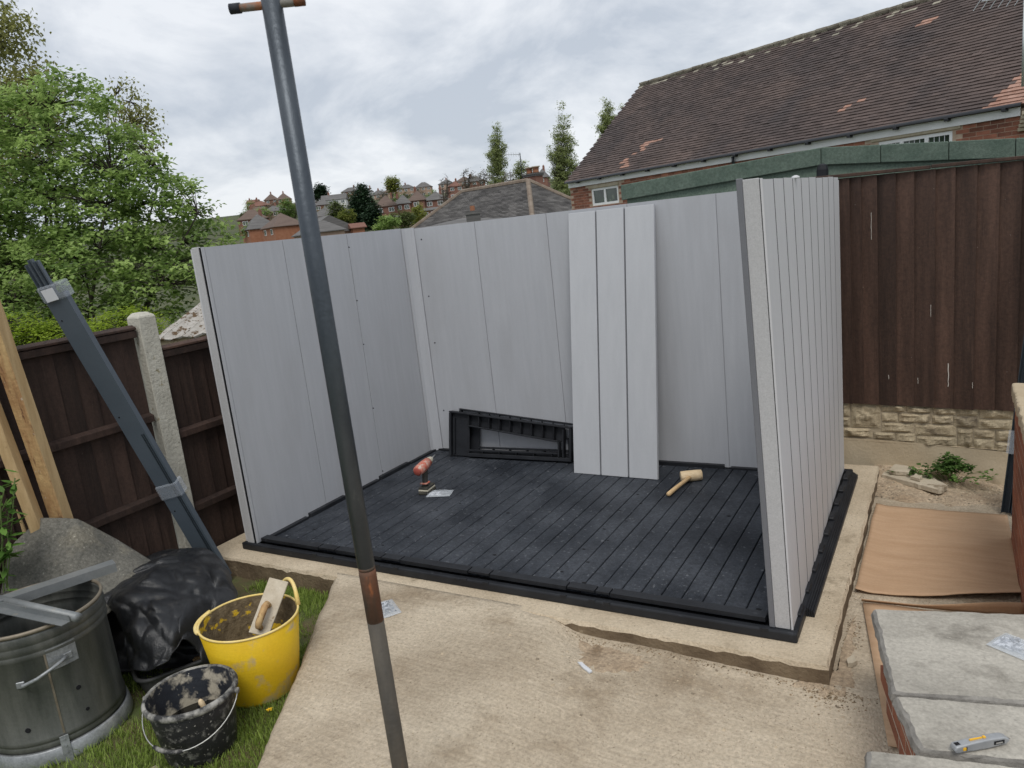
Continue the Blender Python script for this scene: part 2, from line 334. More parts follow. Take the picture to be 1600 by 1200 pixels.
struct('grass', mb, GRASS, kind='stuff', label='short lawn grass between the bin, the trug and the concrete path')
mb = MB()
for i in range(14):
    a = i * 2.4; r_ = .004 + .0013 * i ** .7; mb.add([(r_ * .3 * math.cos(a), r_ * .3 * math.sin(a), .03), (r_ * math.cos(a + .35), r_ * math.sin(a + .35), .034), (r_ * 1.6 * math.cos(a), r_ * 1.6 * math.sin(a), .033), (r_ * math.cos(a - .35), r_ * math.sin(a - .35), .034)], [(0, 1, 2, 3)])
dt = thing('dandelion', 'tiny yellow dandelion flower in the grass beside the path', 'flower', (1.385, -1.15, lawnz(1.385, -1.15)), world=False)
part('petals', mb, mat('dandelion_yellow', (.75, .5, .02), None, bump=0), dt); mb = MB(); mb.tube([(0, 0, -.005), (.002, 0, .03)], .0014, 5); part('stem', mb, GRASS, dt)

# ------------------------------------------------------------------ the half-built shed
SW, SD, SH, ST = 3.447, 2.154, 1.95, .087
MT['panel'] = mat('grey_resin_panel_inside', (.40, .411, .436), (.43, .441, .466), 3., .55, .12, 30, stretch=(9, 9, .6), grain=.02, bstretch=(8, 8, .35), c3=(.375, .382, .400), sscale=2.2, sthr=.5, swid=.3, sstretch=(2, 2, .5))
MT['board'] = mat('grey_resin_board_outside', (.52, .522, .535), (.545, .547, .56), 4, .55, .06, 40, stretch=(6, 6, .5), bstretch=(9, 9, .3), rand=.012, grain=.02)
MT['jamb'] = mat('speckled_grey_jamb', (.40, .40, .405), (.47, .47, .475), 200, .7, .2, 160)
MT['groove'] = mat('grey_groove_painted_shade', (.16, .163, .17), None, rough=.6, bump=0)  # board sides coloured dark to paint in the shade of the gaps
MT['jamb_dark'] = mat('grey_jamb_lip', (.15, .155, .17), None, rough=.6, bump=.1)
MT['plastic'] = mat('black_base_plastic', (.011, .012, .015), (.020, .022, .026), 6, .5, .15, 60, spec=.3, c3=(.07, .075, .085), sscale=16, sthr=.66, swid=.15)
MT['floor'] = mat('dusty_black_floor', (.014, .017, .023), (.030, .035, .044), 3.2, .58, .35, 60, c3=(.064, .071, .084), sscale=1.9, sthr=.42, swid=.32, c4=(.11, .117, .128), s4=40, t4=.635, spec=.3, world=True, sstretch=(1.2, 1., 1), bstretch=(4, .5, 1), detail=14., grain=.40, gscale=55.)
MT['hole'] = mat('dark_hole', (.006, .006, .008), None, rough=.9, bump=0)
MT['screw'] = mat('dark_screw', (.05, .05, .055), None, rough=.5, bump=0, metal=.6)
shed = thing('garden_shed', 'half built grey plastic shed with three walls, black plank floor and no roof', 'shed', (1.72, 1.07, -.05))
BX0, BX1, BY0, BY1 = -.045, 3.50, -.03, 2.205
# base: outer rim pieces with a channel, floor boards
for nm, (x0, x1, y0, y1) in (('front', (BX0, BX1, BY0, BY0 + .04)), ('back', (BX0, BX1, BY1 - .04, BY1)), ('left', (BX0, BX0 + .04, BY0 + .04, BY1 - .04)), ('right', (BX1 - .04, BX1, BY0 + .04, BY1 - .04))):
    mb = MB(); mb.box(x0, x1, y0, y1, -.05, -.002); part('base_rim', mb, MT['plastic'], shed, bevel=.008, seg=2)
mb = MB(); mb.box(BX0 + .04, BX1 - .04, BY0 + .04, BY1 - .04, -.05, -.034); part('base_tray', mb, MT['hole'], shed)
fx0, fx1, fy0, fy1 = .10, 3.35, .07, 2.06
nb = 31; bw = (fx1 - fx0) / nb; holes = MB()
mb = MB(); mb.box(-bw / 2 + .0028, bw / 2 - .0028, -(fy1 - fy0) / 2, (fy1 - fy0) / 2, -.012, .012); bme = mb.mesh('floor_board', MT['floor'])
for i in range(nb):
    o = piece('floor_board', bme, shed, (fx0 + bw * (i + .5), (fy0 + fy1) / 2, -.018 + rnd.uniform(-.0008, .0008)))
    m = o.modifiers.new('edge', 'BEVEL'); m.width = .003; m.segments = 1
# front ledge in clipped sections between rim and boards (each section has a raised step)
xs = [.10, .62, .76, 1.13, 1.27, 1.75, 1.89, 2.36, 2.52, 2.60, 3.36]
for a, b in zip(xs, xs[1:]):
    mb = MB(); h = .004 if (b - a) > .2 else -.006
    mb.prof((a + .004, 0, 0), (b - .004, 0, 0), [(.012, -.03), (.068, -.03), (.068, h - .002), (.040, h), (.034, h - .010), (.012, h - .012)], (0, 1, 0)); part('base_ledge', mb, MT['plastic'], shed)
    mb = MB(); mb.box(b - .02, b + .015, BY0 - .002, BY0 + .012, -.012, .001); part('base_clip', mb, MT['plastic'], shed)
for x0, x1, y0, y1, k in ((ST, 3.36, 2.062, 2.10, 0), (ST - .004, ST + .03, .07, 2.06, 1), (3.352, 3.37, .07, 2.06, 1)):      # kerb inside the walls
    m_ = 5
    for i in range(m_):
        a, b = i / m_, (i + .93) / m_; mb = MB()
        if k: mb.box(x0, x1, y0 + (y1 - y0) * a, y0 + (y1 - y0) * b, -.03, .012 + .012 * (i % 2))
        else: mb.box(x0 + (x1 - x0) * a, x0 + (x1 - x0) * b, y0 - .02, y1, -.03, .012 + .012 * (i % 2))
        part('base_kerb', mb, MT['plastic'], shed, bevel=.003)
mb = MB(); mb.lathe([(.011, 0), (.011, .0012)], 8); hme = mb.mesh('floor_hole', MT['hole'])
for x in (1.02, 2.27):
    for i in range(12): piece('floor_hole', hme, shed, (x + (.045 if i % 2 else -.045) + rnd.uniform(-.01, .01), .22 + i * .15, -.0058), scale=(1, .55, 1))
for x, y in ((2.40, .14), (3.30, .14), (.3, .3), (1.5, .9), (2.9, 1.2), (.9, 1.5), (1.75, .3)): piece('floor_hole', hme, shed, (x, y, -.0058), scale=(1.3, .8, 1))
# outer base skirt on the right side, ribbed ramp piece
mb = MB()
for i in range(4): mb.prof((3.50 + .009 * i, .22, 0), (3.50 + .009 * i, 2.16, 0), [(0, -.0495), (.0072, -.0495), (.0072, -.008 - .006 * i), (0, -.004 - .006 * i)], (1, 0, 0))
part('base_skirt', mb, MT['plastic'], shed)
for i in range(9):
    mb = MB(); y = .12 + i * .23; mb.box(3.462, 3.492, y, y + .10, -.004, .014); part('base_clip', mb, MT['plastic'], shed, bevel=.004)
mb = MB(); mb.lathe([(.0055, -.001), (.0055, .0012), (.003, .002)], 8); scr = mb.mesh('screw', MT['screw'])
def wallpanel(a, b, inward, w0, w1, zt=SH, lean=None, inset=.003):
    """flat inside panel from plan point a to b, thickness towards the outside; inner skin inset so that the seam is a groove"""
    a, b, n = V(a), V(b), V(inward); d = (b - a).normalized(); mb = MB()
    def bx(i0, i1, t0, t1, z0, z1):
        A, B = a + d * i0, b - d * i1; p = [A - n * t0, B - n * t0, B - n * t1, A - n * t1]
        mb.hexa([(q.x, q.y, z0) for q in p] + [(q.x, q.y, z1) for q in p])
    bx(0, 0, .007, ST - .004, -.001, zt - .001); bx(inset, inset, 0, .0075, 0, zt)
    return mb
# left wall: three panels, seams at y = .66 and 1.315
for y0, y1 in ((.012, .658), (.658, 1.314), (1.314, 1.985)):
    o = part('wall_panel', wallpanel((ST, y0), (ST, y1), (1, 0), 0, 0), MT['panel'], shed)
    for z in (.13, .62, 1.02, 1.40, 1.78): piece('screw', scr, o, V((ST + .001, y0 + .035, z)) - LOC[shed], rot=(0, R(90), 0))
# back wall: seams at .765, 1.41, 2.06, 2.695
bs = [.165, .765, 1.41, 2.06, 2.695, 3.36]
for x0, x1 in zip(bs, bs[1:]):
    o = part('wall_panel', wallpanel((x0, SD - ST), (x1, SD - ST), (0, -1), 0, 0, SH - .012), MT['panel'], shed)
    for z in (.13, .62, 1.10, 1.42, 1.80): piece('screw', scr, o, V((x0 + .035, SD - ST - .001, z)) - LOC[shed], rot=(R(90), 0, 0))
# rounded corner pieces at the back
for cx, sg in ((ST, 1), (SW - ST, -1)):
    mb = MB(); pr_ = [(0, 0), (.006, -.0), (.016, .022), (.055, .060), (.078, .068), (.078, .076), (-.085, .076 + .08), (-.085, 0)]
    pl = [(cx + sg * i, 1.992 + j) for i, j in pr_]
    mb.poly(pl if sg > 0 else pl[::-1], 0, SH - .004); part('corner_post', mb, MT['panel'], shed)
# trims on the free front edge of the left wall
mb = MB(); mb.box(-.004, ST - .030, -.012, .010, -.003, SH + .004); part('end_trim', mb, MT['jamb'], shed, bevel=.003)
mb = MB(); mb.box(ST - .0285, ST - .0235, -.006, .010, 0, SH); mb.box(ST - .017, ST - .008, -.002, .010, 0, SH); part('end_channel', mb, MT['plastic'], shed)
mb = MB(); mb.box(ST - .006, ST + .002, -.010, .011, 0, SH + .002); part('end_lip', mb, MT['panel'], shed)
# outside boarding of left and back walls (seen only from elsewhere)
mb = MB(); mb.box(-.03, -.001, .0, SD, 0, SH - .004); part('outer_skin', mb, MT['board'], shed); mb = MB(); mb.box(-.03, SW, SD + .001, SD + .025, 0, SH - .016); part('outer_skin', mb, MT['board'], shed)
# right wall: leans a little inwards at the front top
def lean(p): x, y, z = p; k = 1 - ss(0, 2.2, y); return (x + k * (.030 - .058 * z / SH), y, z)
def leaned(mb): mb.v = [lean(p) for p in mb.v]; return mb
xi, xo = SW - ST, SW
def colbox(x0, x1, y0, y1, z0, z1):
    mb = MB(); ks = 6
    for i in range(ks): mb.box(x0, x1, y0, y1, z0 + (z1 - z0) * i / ks, z0 + (z1 - z0) * (i + 1) / ks)
    return leaned(mb)
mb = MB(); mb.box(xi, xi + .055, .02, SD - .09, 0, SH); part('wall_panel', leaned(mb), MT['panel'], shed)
nbd = 10; w = (SD - .02) / nbd; pn = None
for i in range(nbd):
    y0 = .012 + i * w; mb = MB(); mb.box(xo - .030, xo, y0 + .008, y0 + w - .008, 0, SH + .002 * (i % 3)); mb = leaned(mb)
    if i % 3 == 0:
        q = MB(); q.box(xi + .056, xo - .031, y0 + .002, min(y0 + 3 * w, SD) - .004, 0, SH - .01); pn = part('wall_panel', leaned(q), MT['hole'], shed)  # near-black backing, colour stands in for shade between the boards
    mb.m = [0, 0, 1, 0, 1, 0]; part('board', mb, [MT['board'], MT['groove']], pn)
mb = MB(); mb.box(xi + .012, xo - .010, -.004, .0105, .0, SH + .006); part('end_trim', leaned(mb), MT['jamb'], shed, bevel=.002)
mb = MB(); mb.box(xi - .012, xi + .0115, -.008, .019, .0, SH + .012); part('end_lip', leaned(mb), MT['jamb_dark'], shed, bevel=.002)
mb = MB(); mb.box(xo - .0095, xo - .0065, -.002, .0105, 0, SH); part('end_channel', leaned(mb), MT['plastic'], shed)
mb = MB(); mb.box(xo - .006, xo + .002, -.004, .0105, 0, SH + .004); part('end_lip', leaned(mb), MT['board'], shed)
mb = MB(); mb.lathe([(.02, 0), (.018, .006), (.006, .012)], 10, (xo - .02, .72, SH + .002)); part('ridge_cap', mb, MT['board'], shed)

# ------------------------------------------------------------------ loose panel leaning on the back wall
lp = thing('loose_wall_panel', 'loose light grey three board panel leaning against the back wall of the shed', 'panel', (1.935, 1.73, -.004))
Pb0, Pb1 = V((1.604, 1.735, -.004)), V((2.266, 1.722, -.004)); Pt0 = V((1.640, 2.035, 1.915))
ex = (Pb1 - Pb0).normalized(); ez = (Pt0 - Pb0); ez = (ez - ex * ez.dot(ex)).normalized(); ey = ez.cross(ex)
def lpbox(u0, u1, y0, y1, z0, z1):
    mb = MB(); q = [(u0, y0, z0), (u1, y0, z0), (u1, y1, z0), (u0, y1, z0), (u0, y0, z1), (u1, y0, z1), (u1, y1, z1), (u0, y1, z1)]
    mb.hexa([Pb0 + ex * a + ey * b + ez * c for a, b, c in q]); return mb
HL = (Pt0 - Pb0).length
MT['board2'] = mat('cool_grey_loose_board', (.435, .447, .468), (.462, .474, .495), 3, .5, .06, 40, stretch=(6, 6, .5), rand=.015, grain=.02)
for i in range(3): part('board', lpbox(.664 * i / 3 + .006 * (i > 0), .664 * (i + 1) / 3 - .006 * (i < 2), .0, .013, 0, HL), MT['board2'], lp, bevel=.002)
part('backing', lpbox(.004, .658, .0135, .026, .005, HL - .006), MT['jamb_dark'], lp)
mb = lpbox(.655, .664, .0135, .030, .0, HL - .003); part('edge_flange', mb, MT['board2'], lp)
# ------------------------------------------------------------------ things on the shed floor
def gable(loc, label):
    g = thing('gable_frame', label, 'frame', loc, (R(-13), 0, R(2.2)), group='black gable frames in the shed', world=False)
    def P(name, pts, y0, y1):
        mb = MB(); n = len(pts); mb.add([(u, y0, v) for u, v in pts] + [(u, y1, v) for u, v in pts], [tuple(range(n)), tuple(range(n, 2 * n))[::-1]] + [((i + 1) % n, i, n + i, n + (i + 1) % n) for i in range(n)]); return part(name, mb, MT['plastic'], g, bevel=.003)
    tl = lambda u: .37 - .098 * u; hl = lambda u: .262 - .115 * (u - .17) / .9
    P('side_plate', [(0, 0), (.165, 0), (.165, tl(.165)), (.0, tl(0))], .012, .024)
    P('top_web', [(.168, hl(.168)), (1.04, hl(1.04)), (1.04, tl(1.04)), (.168, tl(.168))], .030, .042)
    P('bottom_rail', [(.168, 0), (1.10, 0), (1.10, .03), (.168, .03)], -.016, .034); P('inner_rail', [(.168, .045), (1.0, .052), (1.0, .066), (.168, .060)], -.006, .03)
    P('top_flange', [(-.02, tl(-.02)), (1.12, tl(1.12)), (1.12, tl(1.12) + .014), (-.02, tl(-.02) + .014)], -.022, .046)
    P('hole_flange', [(.168, hl(.168) - .006), (1.0, hl(1.0) - .006), (1.0, hl(1.0) + .006), (.168, hl(.168) + .006)], -.018, .030)
    P('end_post', [(-.02, 0), (.0, 0), (.0, tl(0)), (-.02, tl(0))], -.022, .04); P('end_post', [(.022, .02), (.032, .02), (.032, .33), (.022, .33)], -.014, .012)
    P('end_post', [(1.0, .03), (1.014, .03), (1.014, hl(1.0)), (1.0, hl(1.0))], -.018, .034); P('end_post', [(1.04, .03), (1.052, .03), (1.052, .25), (1.04, .25)], -.018, .034); P('end_post', [(1.10, 0), (1.12, 0), (1.12, tl(1.12)), (1.10, tl(1.1))], -.022, .04)
    for k in range(9):
        u = .17 + .099 * k; P('rib', [(u, hl(u) + .006), (u + .006, hl(u) + .006), (u + .006, tl(u)), (u, tl(u))], -.018, .032)
    for k in range(5): u = .30 + .16 * k; P('rib', [(u, .03), (u + .006, .03), (u + .006, .05), (u, .05)], -.01, .03)
    return g
gable((.372, 1.905, .006), 'front black plastic gable frame with ribbed top edge beside the drill')
gable((.432, 1.975, .010), 'rear black plastic gable frame tucked behind an identical ribbed frame')

dr = thing('cordless_drill', 'dusty red and black cordless drill standing on its battery on the shed floor', 'drill', (.675, 1.12, -.006), (0, 0, R(98)), world=False); dr.scale = (1.12, 1.12, 1.12)
RED = mat('dusty_red_plastic', (.50, .085, .045), (.50, .28, .22), 26, .6, .1, c3=(.52, .45, .39), sscale=34, sthr=.56)
BLK = mat('dusty_black_rubber', (.025, .025, .024), (.07, .065, .05), 20, .7, .2); PALE = mat('dusty_beige_plastic', (.36, .34, .27), (.5, .46, .38), 30, .7, .1)
mb = MB(); mb.box(-.065, .055, -.037, .037, 0, .020); part('battery_foot', mb, BLK, dr, bevel=.006, seg=2)
mb = MB(); mb.box(-.062, .052, -.036, .036, .0205, .034); part('battery_band', mb, PALE, dr, bevel=.004); mb = MB(); mb.box(-.06, .05, -.035, .035, .0345, .05); part('battery', mb, BLK, dr, bevel=.006, seg=2)
mb = MB(); mb.tube([(-.022, 0, .045), (-.020, 0, .07), (-.012, 0, .10), (-.006, 0, .13), (0, 0, .165)], [.024, .019, .019, .021, .024], 12); part('grip', mb, BLK, dr, True)
mb = MB(); mb.box(-.046, .008, -.026, .026, .066, .076); part('red_collar', mb, RED, dr, bevel=.004)
mb = MB(); mb.tube([(-.10, 0, .176), (-.092, 0, .177), (-.06, 0, .180), (0, 0, .186), (.055, 0, .192)], [.028, .034, .036, .036, .031], 16); part('motor_housing', mb, RED, dr, True)
mb = MB(); mb.tube([(-.106, 0, .1755), (-.098, 0, .1763)], [.022, .030], 16); part('rear_cap', mb, mat('red_cap', (.33, .07, .05), None, bump=0), dr, True)
mb = MB(); mb.tube([(.055, 0, .192), (.075, 0, .194), (.10, 0, .197), (.112, 0, .198)], [.027, .026, .019, .012], 14); part('chuck', mb, PALE, dr, True)
mb = MB(); mb.tube([(.11, 0, .198), (.165, 0, .204)], .0045, 6); part('bit', mb, mat('bright_steel', (.6, .6, .58), None, rough=.3, bump=0, metal=.9), dr, True)
mb = MB(); mb.box(.012, .030, -.008, .008, .125, .155); part('trigger', mb, BLK, dr, bevel=.004)

BAG = glassy('clear_bag_film', (.72, .77, .82), .12, .34); BAGP = mat('bag_card', (.62, .64, .68), None, bump=0); STEEL = mat('zinc_screws', (.42, .43, .46), None, rough=.35, bump=0, metal=.8, tintw=.3); DKST = mat('dark_fixings', (.10, .11, .13), None, rough=.4, bump=0, metal=.5, tintw=.5)
def bag(loc, rz, w, h, label, n, dark, seed):
    g = random.Random(seed); b = thing('screw_bag', label, 'bag', loc, (0, 0, rz), world=False, group='small clear bags of fixings')
    f = lambda s_: (lambda u, v: ((u - .5) * w * (1 - .1 * abs(v - .5)), (v - .5) * h, .002 + s_ * (.020 * math.sin(math.pi * u) ** .6 * math.sin(math.pi * v) ** .6 * (1 + .5 * nz((u * 5, v * 5, seed), 1.)) + .001)))
    mb = MB(); mb.sheet(f(1), 22, 18); mb.sheet(f(.05), 4, 4); part('film', mb, BAG, b, True)
    mb = MB(); mb.box(-w * .42, -w * .02, -h * .3, h * .25, .0035, .0048); part('card_insert', mb, BAGP, b)
    mb = MB()
    for _ in range(n):
        x, y = g.uniform(-.36, .36) * w, g.uniform(-.34, .34) * h; a = g.random() * 6.28; l = g.uniform(.006, .012); z = g.uniform(.005, .010); q = V((math.cos(a) * l, math.sin(a) * l, g.uniform(-.002, .002)))
        mb.tube([V((x, y, z)) - q, V((x, y, z)) + q], [.0032, .0014], 5)
    part('fixings', mb, DKST if dark else STEEL, b, kind='stuff'); return b
bag((.80, 1.10, -.004), R(20), .19, .13, 'flat clear bag of metal clips lying beside the drill', 26, False, 3)
bag((1.455, -.385, -.052), R(-35), .19, .15, 'clear bag of dark fixings on the concrete behind the steel post', 60, True, 4)
bag((4.285, -.40, .302), R(-32), .17, .12, 'clear bag of silver screws on the stone paving', 50, False, 5)

ml = thing('mallet', 'pale wooden mallet lying on the black shed floor', 'mallet', (2.50, 1.74, -.006), world=True)
WOOD = mat('pale_beech', (.60, .45, .27), (.72, .57, .37), 14, .6, .08, stretch=(1, 6, 6)); WOODH = mat('beech_handle', (.55, .37, .19), (.66, .47, .26), 14, .55, .05)
hc = V((2.505, 1.755, .033)); ax = V((.885, .465, 0)).normalized()
mb = MB(); mb.tube([hc - ax * .074, hc - ax * .070, hc - ax * .03, hc + ax * .03, hc + ax * .070, hc + ax * .074], [.032, .037, .0385, .0385, .037, .032], 20); part('head', mb, WOOD, ml, True)
mb = MB(); mb.tube([hc + V((.015, .03, .004)), V((2.465, 1.56, .018)), V((2.445, 1.43, .012)), V((2.443, 1.42, .012))], [.014, .0145, .016, .011], 12); part('handle', mb, WOODH, ml, True)
bk = thing('black_bracket', 'upright black plastic bracket inside the right shed wall', 'bracket', (3.27, 1.86, 0))
mb = MB(); mb.prof((3.255, 1.80, 0), (3.275, 1.80, .30), [(0, 0), (.03, 0), (.03, .05), (.022, .05), (.022, .008), (0, .008)], (1, 0, 0)); part('body', mb, MT['plastic'], bk)
mb = MB(); mb.box(3.245, 3.30, 1.79, 1.86, -.006, .014); part('foot', mb, MT['plastic'], bk, bevel=.004)

# ------------------------------------------------------------------ clothes-line post in the foreground
po = thing('clothes_post', 'thick grey steel clothes post with short crossbar and rusty lower part', 'post', (2.515, -1.565, -.12))
GALV = mat('dull_galvanised_steel', (.055, .066, .080), (.10, .115, .132), 5, .45, .15, 60, metal=.55, c3=(.22, .24, .25), sscale=7, sthr=.66, swid=.1, stretch=(2, 2, .5))
RUST = mat('rusty_steel', (.19, .062, .024), (.075, .055, .04), 5, .8, .3, 60, c3=(.28, .10, .04), sscale=9, sthr=.62, stretch=(2, 2, .6)); RUST2 = mat('brown_grey_old_steel', (.055, .050, .042), (.10, .085, .065), 6, .7, .3, 60, c3=(.16, .07, .03), sscale=5, sthr=.58, swid=.15, stretch=(2, 2, .5))
lx = lambda z: 2.515 + .0006 * z; ly = lambda z: -1.555 - .012 * z
pp = lambda z: (lx(z), ly(z), z)
mb = MB(); mb.tube([pp(.905), pp(1.6), pp(2.72)], .0268, 24); part('upper_tube', mb, GALV, po, True); mb = MB(); mb.tube([pp(.895), pp(.905)], [.0255, .0268], 24); part('joint_ring', mb, RUST, po, True)
mb = MB(); mb.tube([pp(.894), pp(.88), pp(.72)], [.0255, .0266, .0266], 24); part('rusty_band', mb, RUST, po, True); mb = MB(); mb.tube([pp(.7195), pp(.2), pp(-.16)], .0263, 24); part('lower_tube', mb, RUST2, po, True)
cb_ = V(pp(2.512)); d = V((.87, .48, -.012)).normalized()
mb = MB(); mb.tube([cb_ - d * .107, cb_ + d * .085], .0108, 14); o = part('crossbar', mb, mat('rust_flecked_crossbar', (.20, .19, .17), (.32, .12, .05), 16, .7, .2, lo=.45, hi=.6), po, True)
mb = MB(); mb.tube([cb_ - d * .112, cb_ - d * .084], .0135, 14); part('end_cap', mb, mat('dark_cap', (.02, .022, .03), None, bump=0), o, True); mb = MB(); mb.tube([cb_ + d * .060, cb_ + d * .087], .0118, 14); part('rusty_end', mb, RUST, o, True)

# ------------------------------------------------------------------ right boundary: stone wall, gravel board, board fence
MT['stone'] = mat('rock_faced_stone', (.33, .27, .18), (.46, .39, .27), 9, .95, .6, 50, c3=(.13, .105, .078), sscale=5, sthr=.56, swid=.14, rand=.14, grain=.2)
MT['mortar'] = mat('buff_mortar', (.36, .30, .21), (.44, .37, .27), 12, .95, .4, 60)
MT['gravelboard'] = mat('sandy_render', (.42, .34, .23), (.50, .42, .30), 3, .95, .35, 60, c3=(.22, .17, .11), sscale=2.5, sthr=.62, swid=.15, c4=(.16, .12, .08), s4=30, t4=.72)
FY = 2.6
sw = thing('stone_wall', 'low rock faced stone block wall under the tall brown fence', 'wall', (4.0, FY, -.3))
SB = [(3.394, 3.443, .262, .358), (3.392, 3.442, .185, .25), (3.451, 3.643, .182, .36), (3.391, 3.589, .108, .172), (3.653, 3.803, .305, .349), (3.652, 3.752, .232, .294), (3.76, 3.958, .229, .292), (3.811, 3.966, .302, .340), (3.652, 3.849, .156, .22), (3.862, 4.109, .140, .216), (3.966, 4.089, .225, .285), (3.598, 3.734, .096, .147), (3.743, 3.862, .082, .147), (3.872, 4.114, .065, .130), (4.096, 4.232, .205, .278), (4.12, 4.208, .060, .197), (4.239, 4.43, .2, .265), (4.216, 4.334, .135, .192), (4.216, 4.33, .053, .126), (4.342, 4.43, .118, .190), (4.338, 4.43, .040, .110), (3.974, 4.108, .293, .345), (4.116, 4.239, .287, .345), (4.248, 4.44, .275, .345)]
for r_ in range(4):
    for i in range(4): SB.append((4.44 + i * .19 - (r_ % 2) * 0, 4.62 + i * .19, .04 + r_ * .078, .11 + r_ * .078))
    for i in range(2): SB.append((3.0 + i * .195, 3.185 + i * .195, .10 + r_ * .066, .158 + r_ * .066))
mb = MB(); mb.box(2.95, 5.3, FY + .004, FY + .2, -.3, .365); part('mortar', mb, MT['mortar'], sw)
for x0, x1, z0, z1 in SB:
    mb = MB(); nu, nv = max(4, int((x1 - x0) / .016)), max(4, int((z1 - z0) / .012)); sd_ = rnd.random() * 50; big = rnd.uniform(.5, 1.2)
    def fn(u, v):
        e_ = min(u, 1 - u, v, 1 - v); k = ss(0, .22, e_); x = x0 + (x1 - x0) * u; z = z0 + (z1 - z0) * v
        return (x + .003 * nz((x, z, sd_), 30), FY - .001 - k * (.006 + .022 * big * max(0, .45 + fbm((x, z, sd_), 16, sd_) + (v - .5) * .35)), z + .003 * nz((z, x, sd_), 30))
    mb.sheet(fn, nu, nv); mb.box(x0, x1, FY - .0005, FY + .003, z0, z1); part('stone_block', mb, MT['stone'], sw)
mb = MB(); x0, x1 = 2.95, 5.3
mb.sheet(lambda u, v: (x0 + (x1 - x0) * u, FY - .012 - .003 * fbm((u * 9, v, 0), 2) - .006 * (1 - v), (-.26 + v * (.36 + .0)) - .068 * ss(0, 1, (u - .19) / .62) * v * 1.0), 70, 10)
mb.add([(x0, FY - .014, .10), (x1, FY - .014, .032), (x1, FY + .01, .034), (x0, FY + .01, .102)], [(0, 1, 2, 3)]); part('render_plinth', mb, MT['gravelboard'], sw, True)
fe = thing('board_fence', 'tall dark brown vertical board fence with paint drips above the stone wall', 'fence', (4.1, FY, .35))
MT['brown'] = mat('brown_stained_board', (.036, .0195, .0135), (.070, .0385, .027), 3, .7, .4, 30, stretch=(5, 5, .35), bstretch=(9, 9, .4), rand=.38, c3=(.076, .043, .030), sscale=4, sthr=.60, swid=.15, c4=(.26, .235, .21), s4=60, t4=.735, grain=.25, gscale=50.)
edges = [2.93, 3.045, 3.16, 3.275, 3.396, 3.468, 3.54, 3.637, 3.748, 3.857, 3.978, 4.089, 4.208, 4.328, 4.445, 4.56, 4.675, 4.79, 4.905, 5.02, 5.135, 5.25]
for a, b in zip(edges, edges[1:]):
    mb = MB(); t = rnd.uniform(-.003, .003); zt = 1.945 - .018 * (a - 3.4); zb = .366 - .034 * (a - 3.4) + rnd.uniform(-.006, .004)
    mb.prof((0, 0, zb), (0, 0, zt), [(a - .014, FY - .012 + t), (b, FY - .030 + t), (b, FY - .022 + t), (a - .014, FY - .007 + t)][::-1], (1, 0, 0)) if False else mb.add(
        [(a - .012, FY - .018 + t, z) for z in (zb, zt)] + [(b, FY - .040 + t, z) for z in (zb, zt)] + [(b, FY - .028 + t, z) for z in (zb, zt)] + [(a - .012, FY - .012 + t, z) for z in (zb, zt)],
        [(0, 2, 3, 1), (2, 4, 5, 3), (4, 6, 7, 5), (6, 0, 1, 7), (0, 6, 4, 2), (1, 3, 5, 7)])
    part('fence_board', mb, MT['brown'], fe)
for a, b in ((2.93, 3.95), (3.953, 4.62), (4.623, 5.25)):
    mb = MB(); mb.bar((a, FY - .02, 1.962 - .018 * (a - 3.4) + rnd.uniform(0, .006)), (b, FY - .02, 1.962 - .018 * (b - 3.4)), .075, .022, (0, 1, 0)); part('capping_rail', mb, MT['brown'], fe, bevel=.003)
for z in (.55, 1.2, 1.8): mb = MB(); mb.box(2.93, 5.25, FY - .010, FY + .04, z, z + .07); part('back_rail', mb, MT['brown'], fe)
DRIP = mat('old_white_paint', (.55, .52, .47), None, bump=0)
def drip(x, z0, z1, w=.004):
    mb = MB(); k = 9; y = FY - .0435
    mb.add([(x + s_ * w * (.4 + .6 * rnd.random()) + .003 * nz((z0, i, x), 1), y, z0 + (z1 - z0) * i / k) for i in range(k + 1) for s_ in (-1, 1)], [(2 * i, 2 * i + 1, 2 * i + 3, 2 * i + 2) for i in range(k)])
    part('paint_drip', mb, DRIP, fe)
for a in ((3.60, 1.52, 1.70, .0018), (4.06, .50, .66, .0030), (3.955, .98, 1.06, .0015), (3.88, .52, .56, .0018), (4.20, .49, .53, .0018), (3.70, .55, .58, .002)): drip(*a)

# parsley-like plant, broken slab pieces
def leafset(mb, pts, n, spread, size, g, flat=.5, droop=.0, tl=(.1, .9), tz=None):
    for p in pts:
        p = V(p); t0 = g.uniform(*tl)
        for _ in range(n):
            q = p + V((g.gauss(0, spread), g.gauss(0, spread), g.gauss(0, spread * .7)))
            a = g.random() * 6.28; s_ = size * g.uniform(.6, 1.25); el = g.uniform(-.9, .5) * (1 - flat) - droop
            d = V((math.cos(a) * math.cos(el), math.sin(a) * math.cos(el), math.sin(el))); w = d.cross(V((g.uniform(-.4, .4), g.uniform(-.4, .4), 1))).normalized(); u = d.cross(w) * .15
            mb.add([q, q + d * s_ * .45 + w * s_ * .38 - u * s_, q + d * s_, q + d * s_ * .45 - w * s_ * .38 - u * s_], [(0, 1, 2), (0, 2, 3)], 0, min(1, max(0, t0 + g.gauss(0, .16))))
    return mb
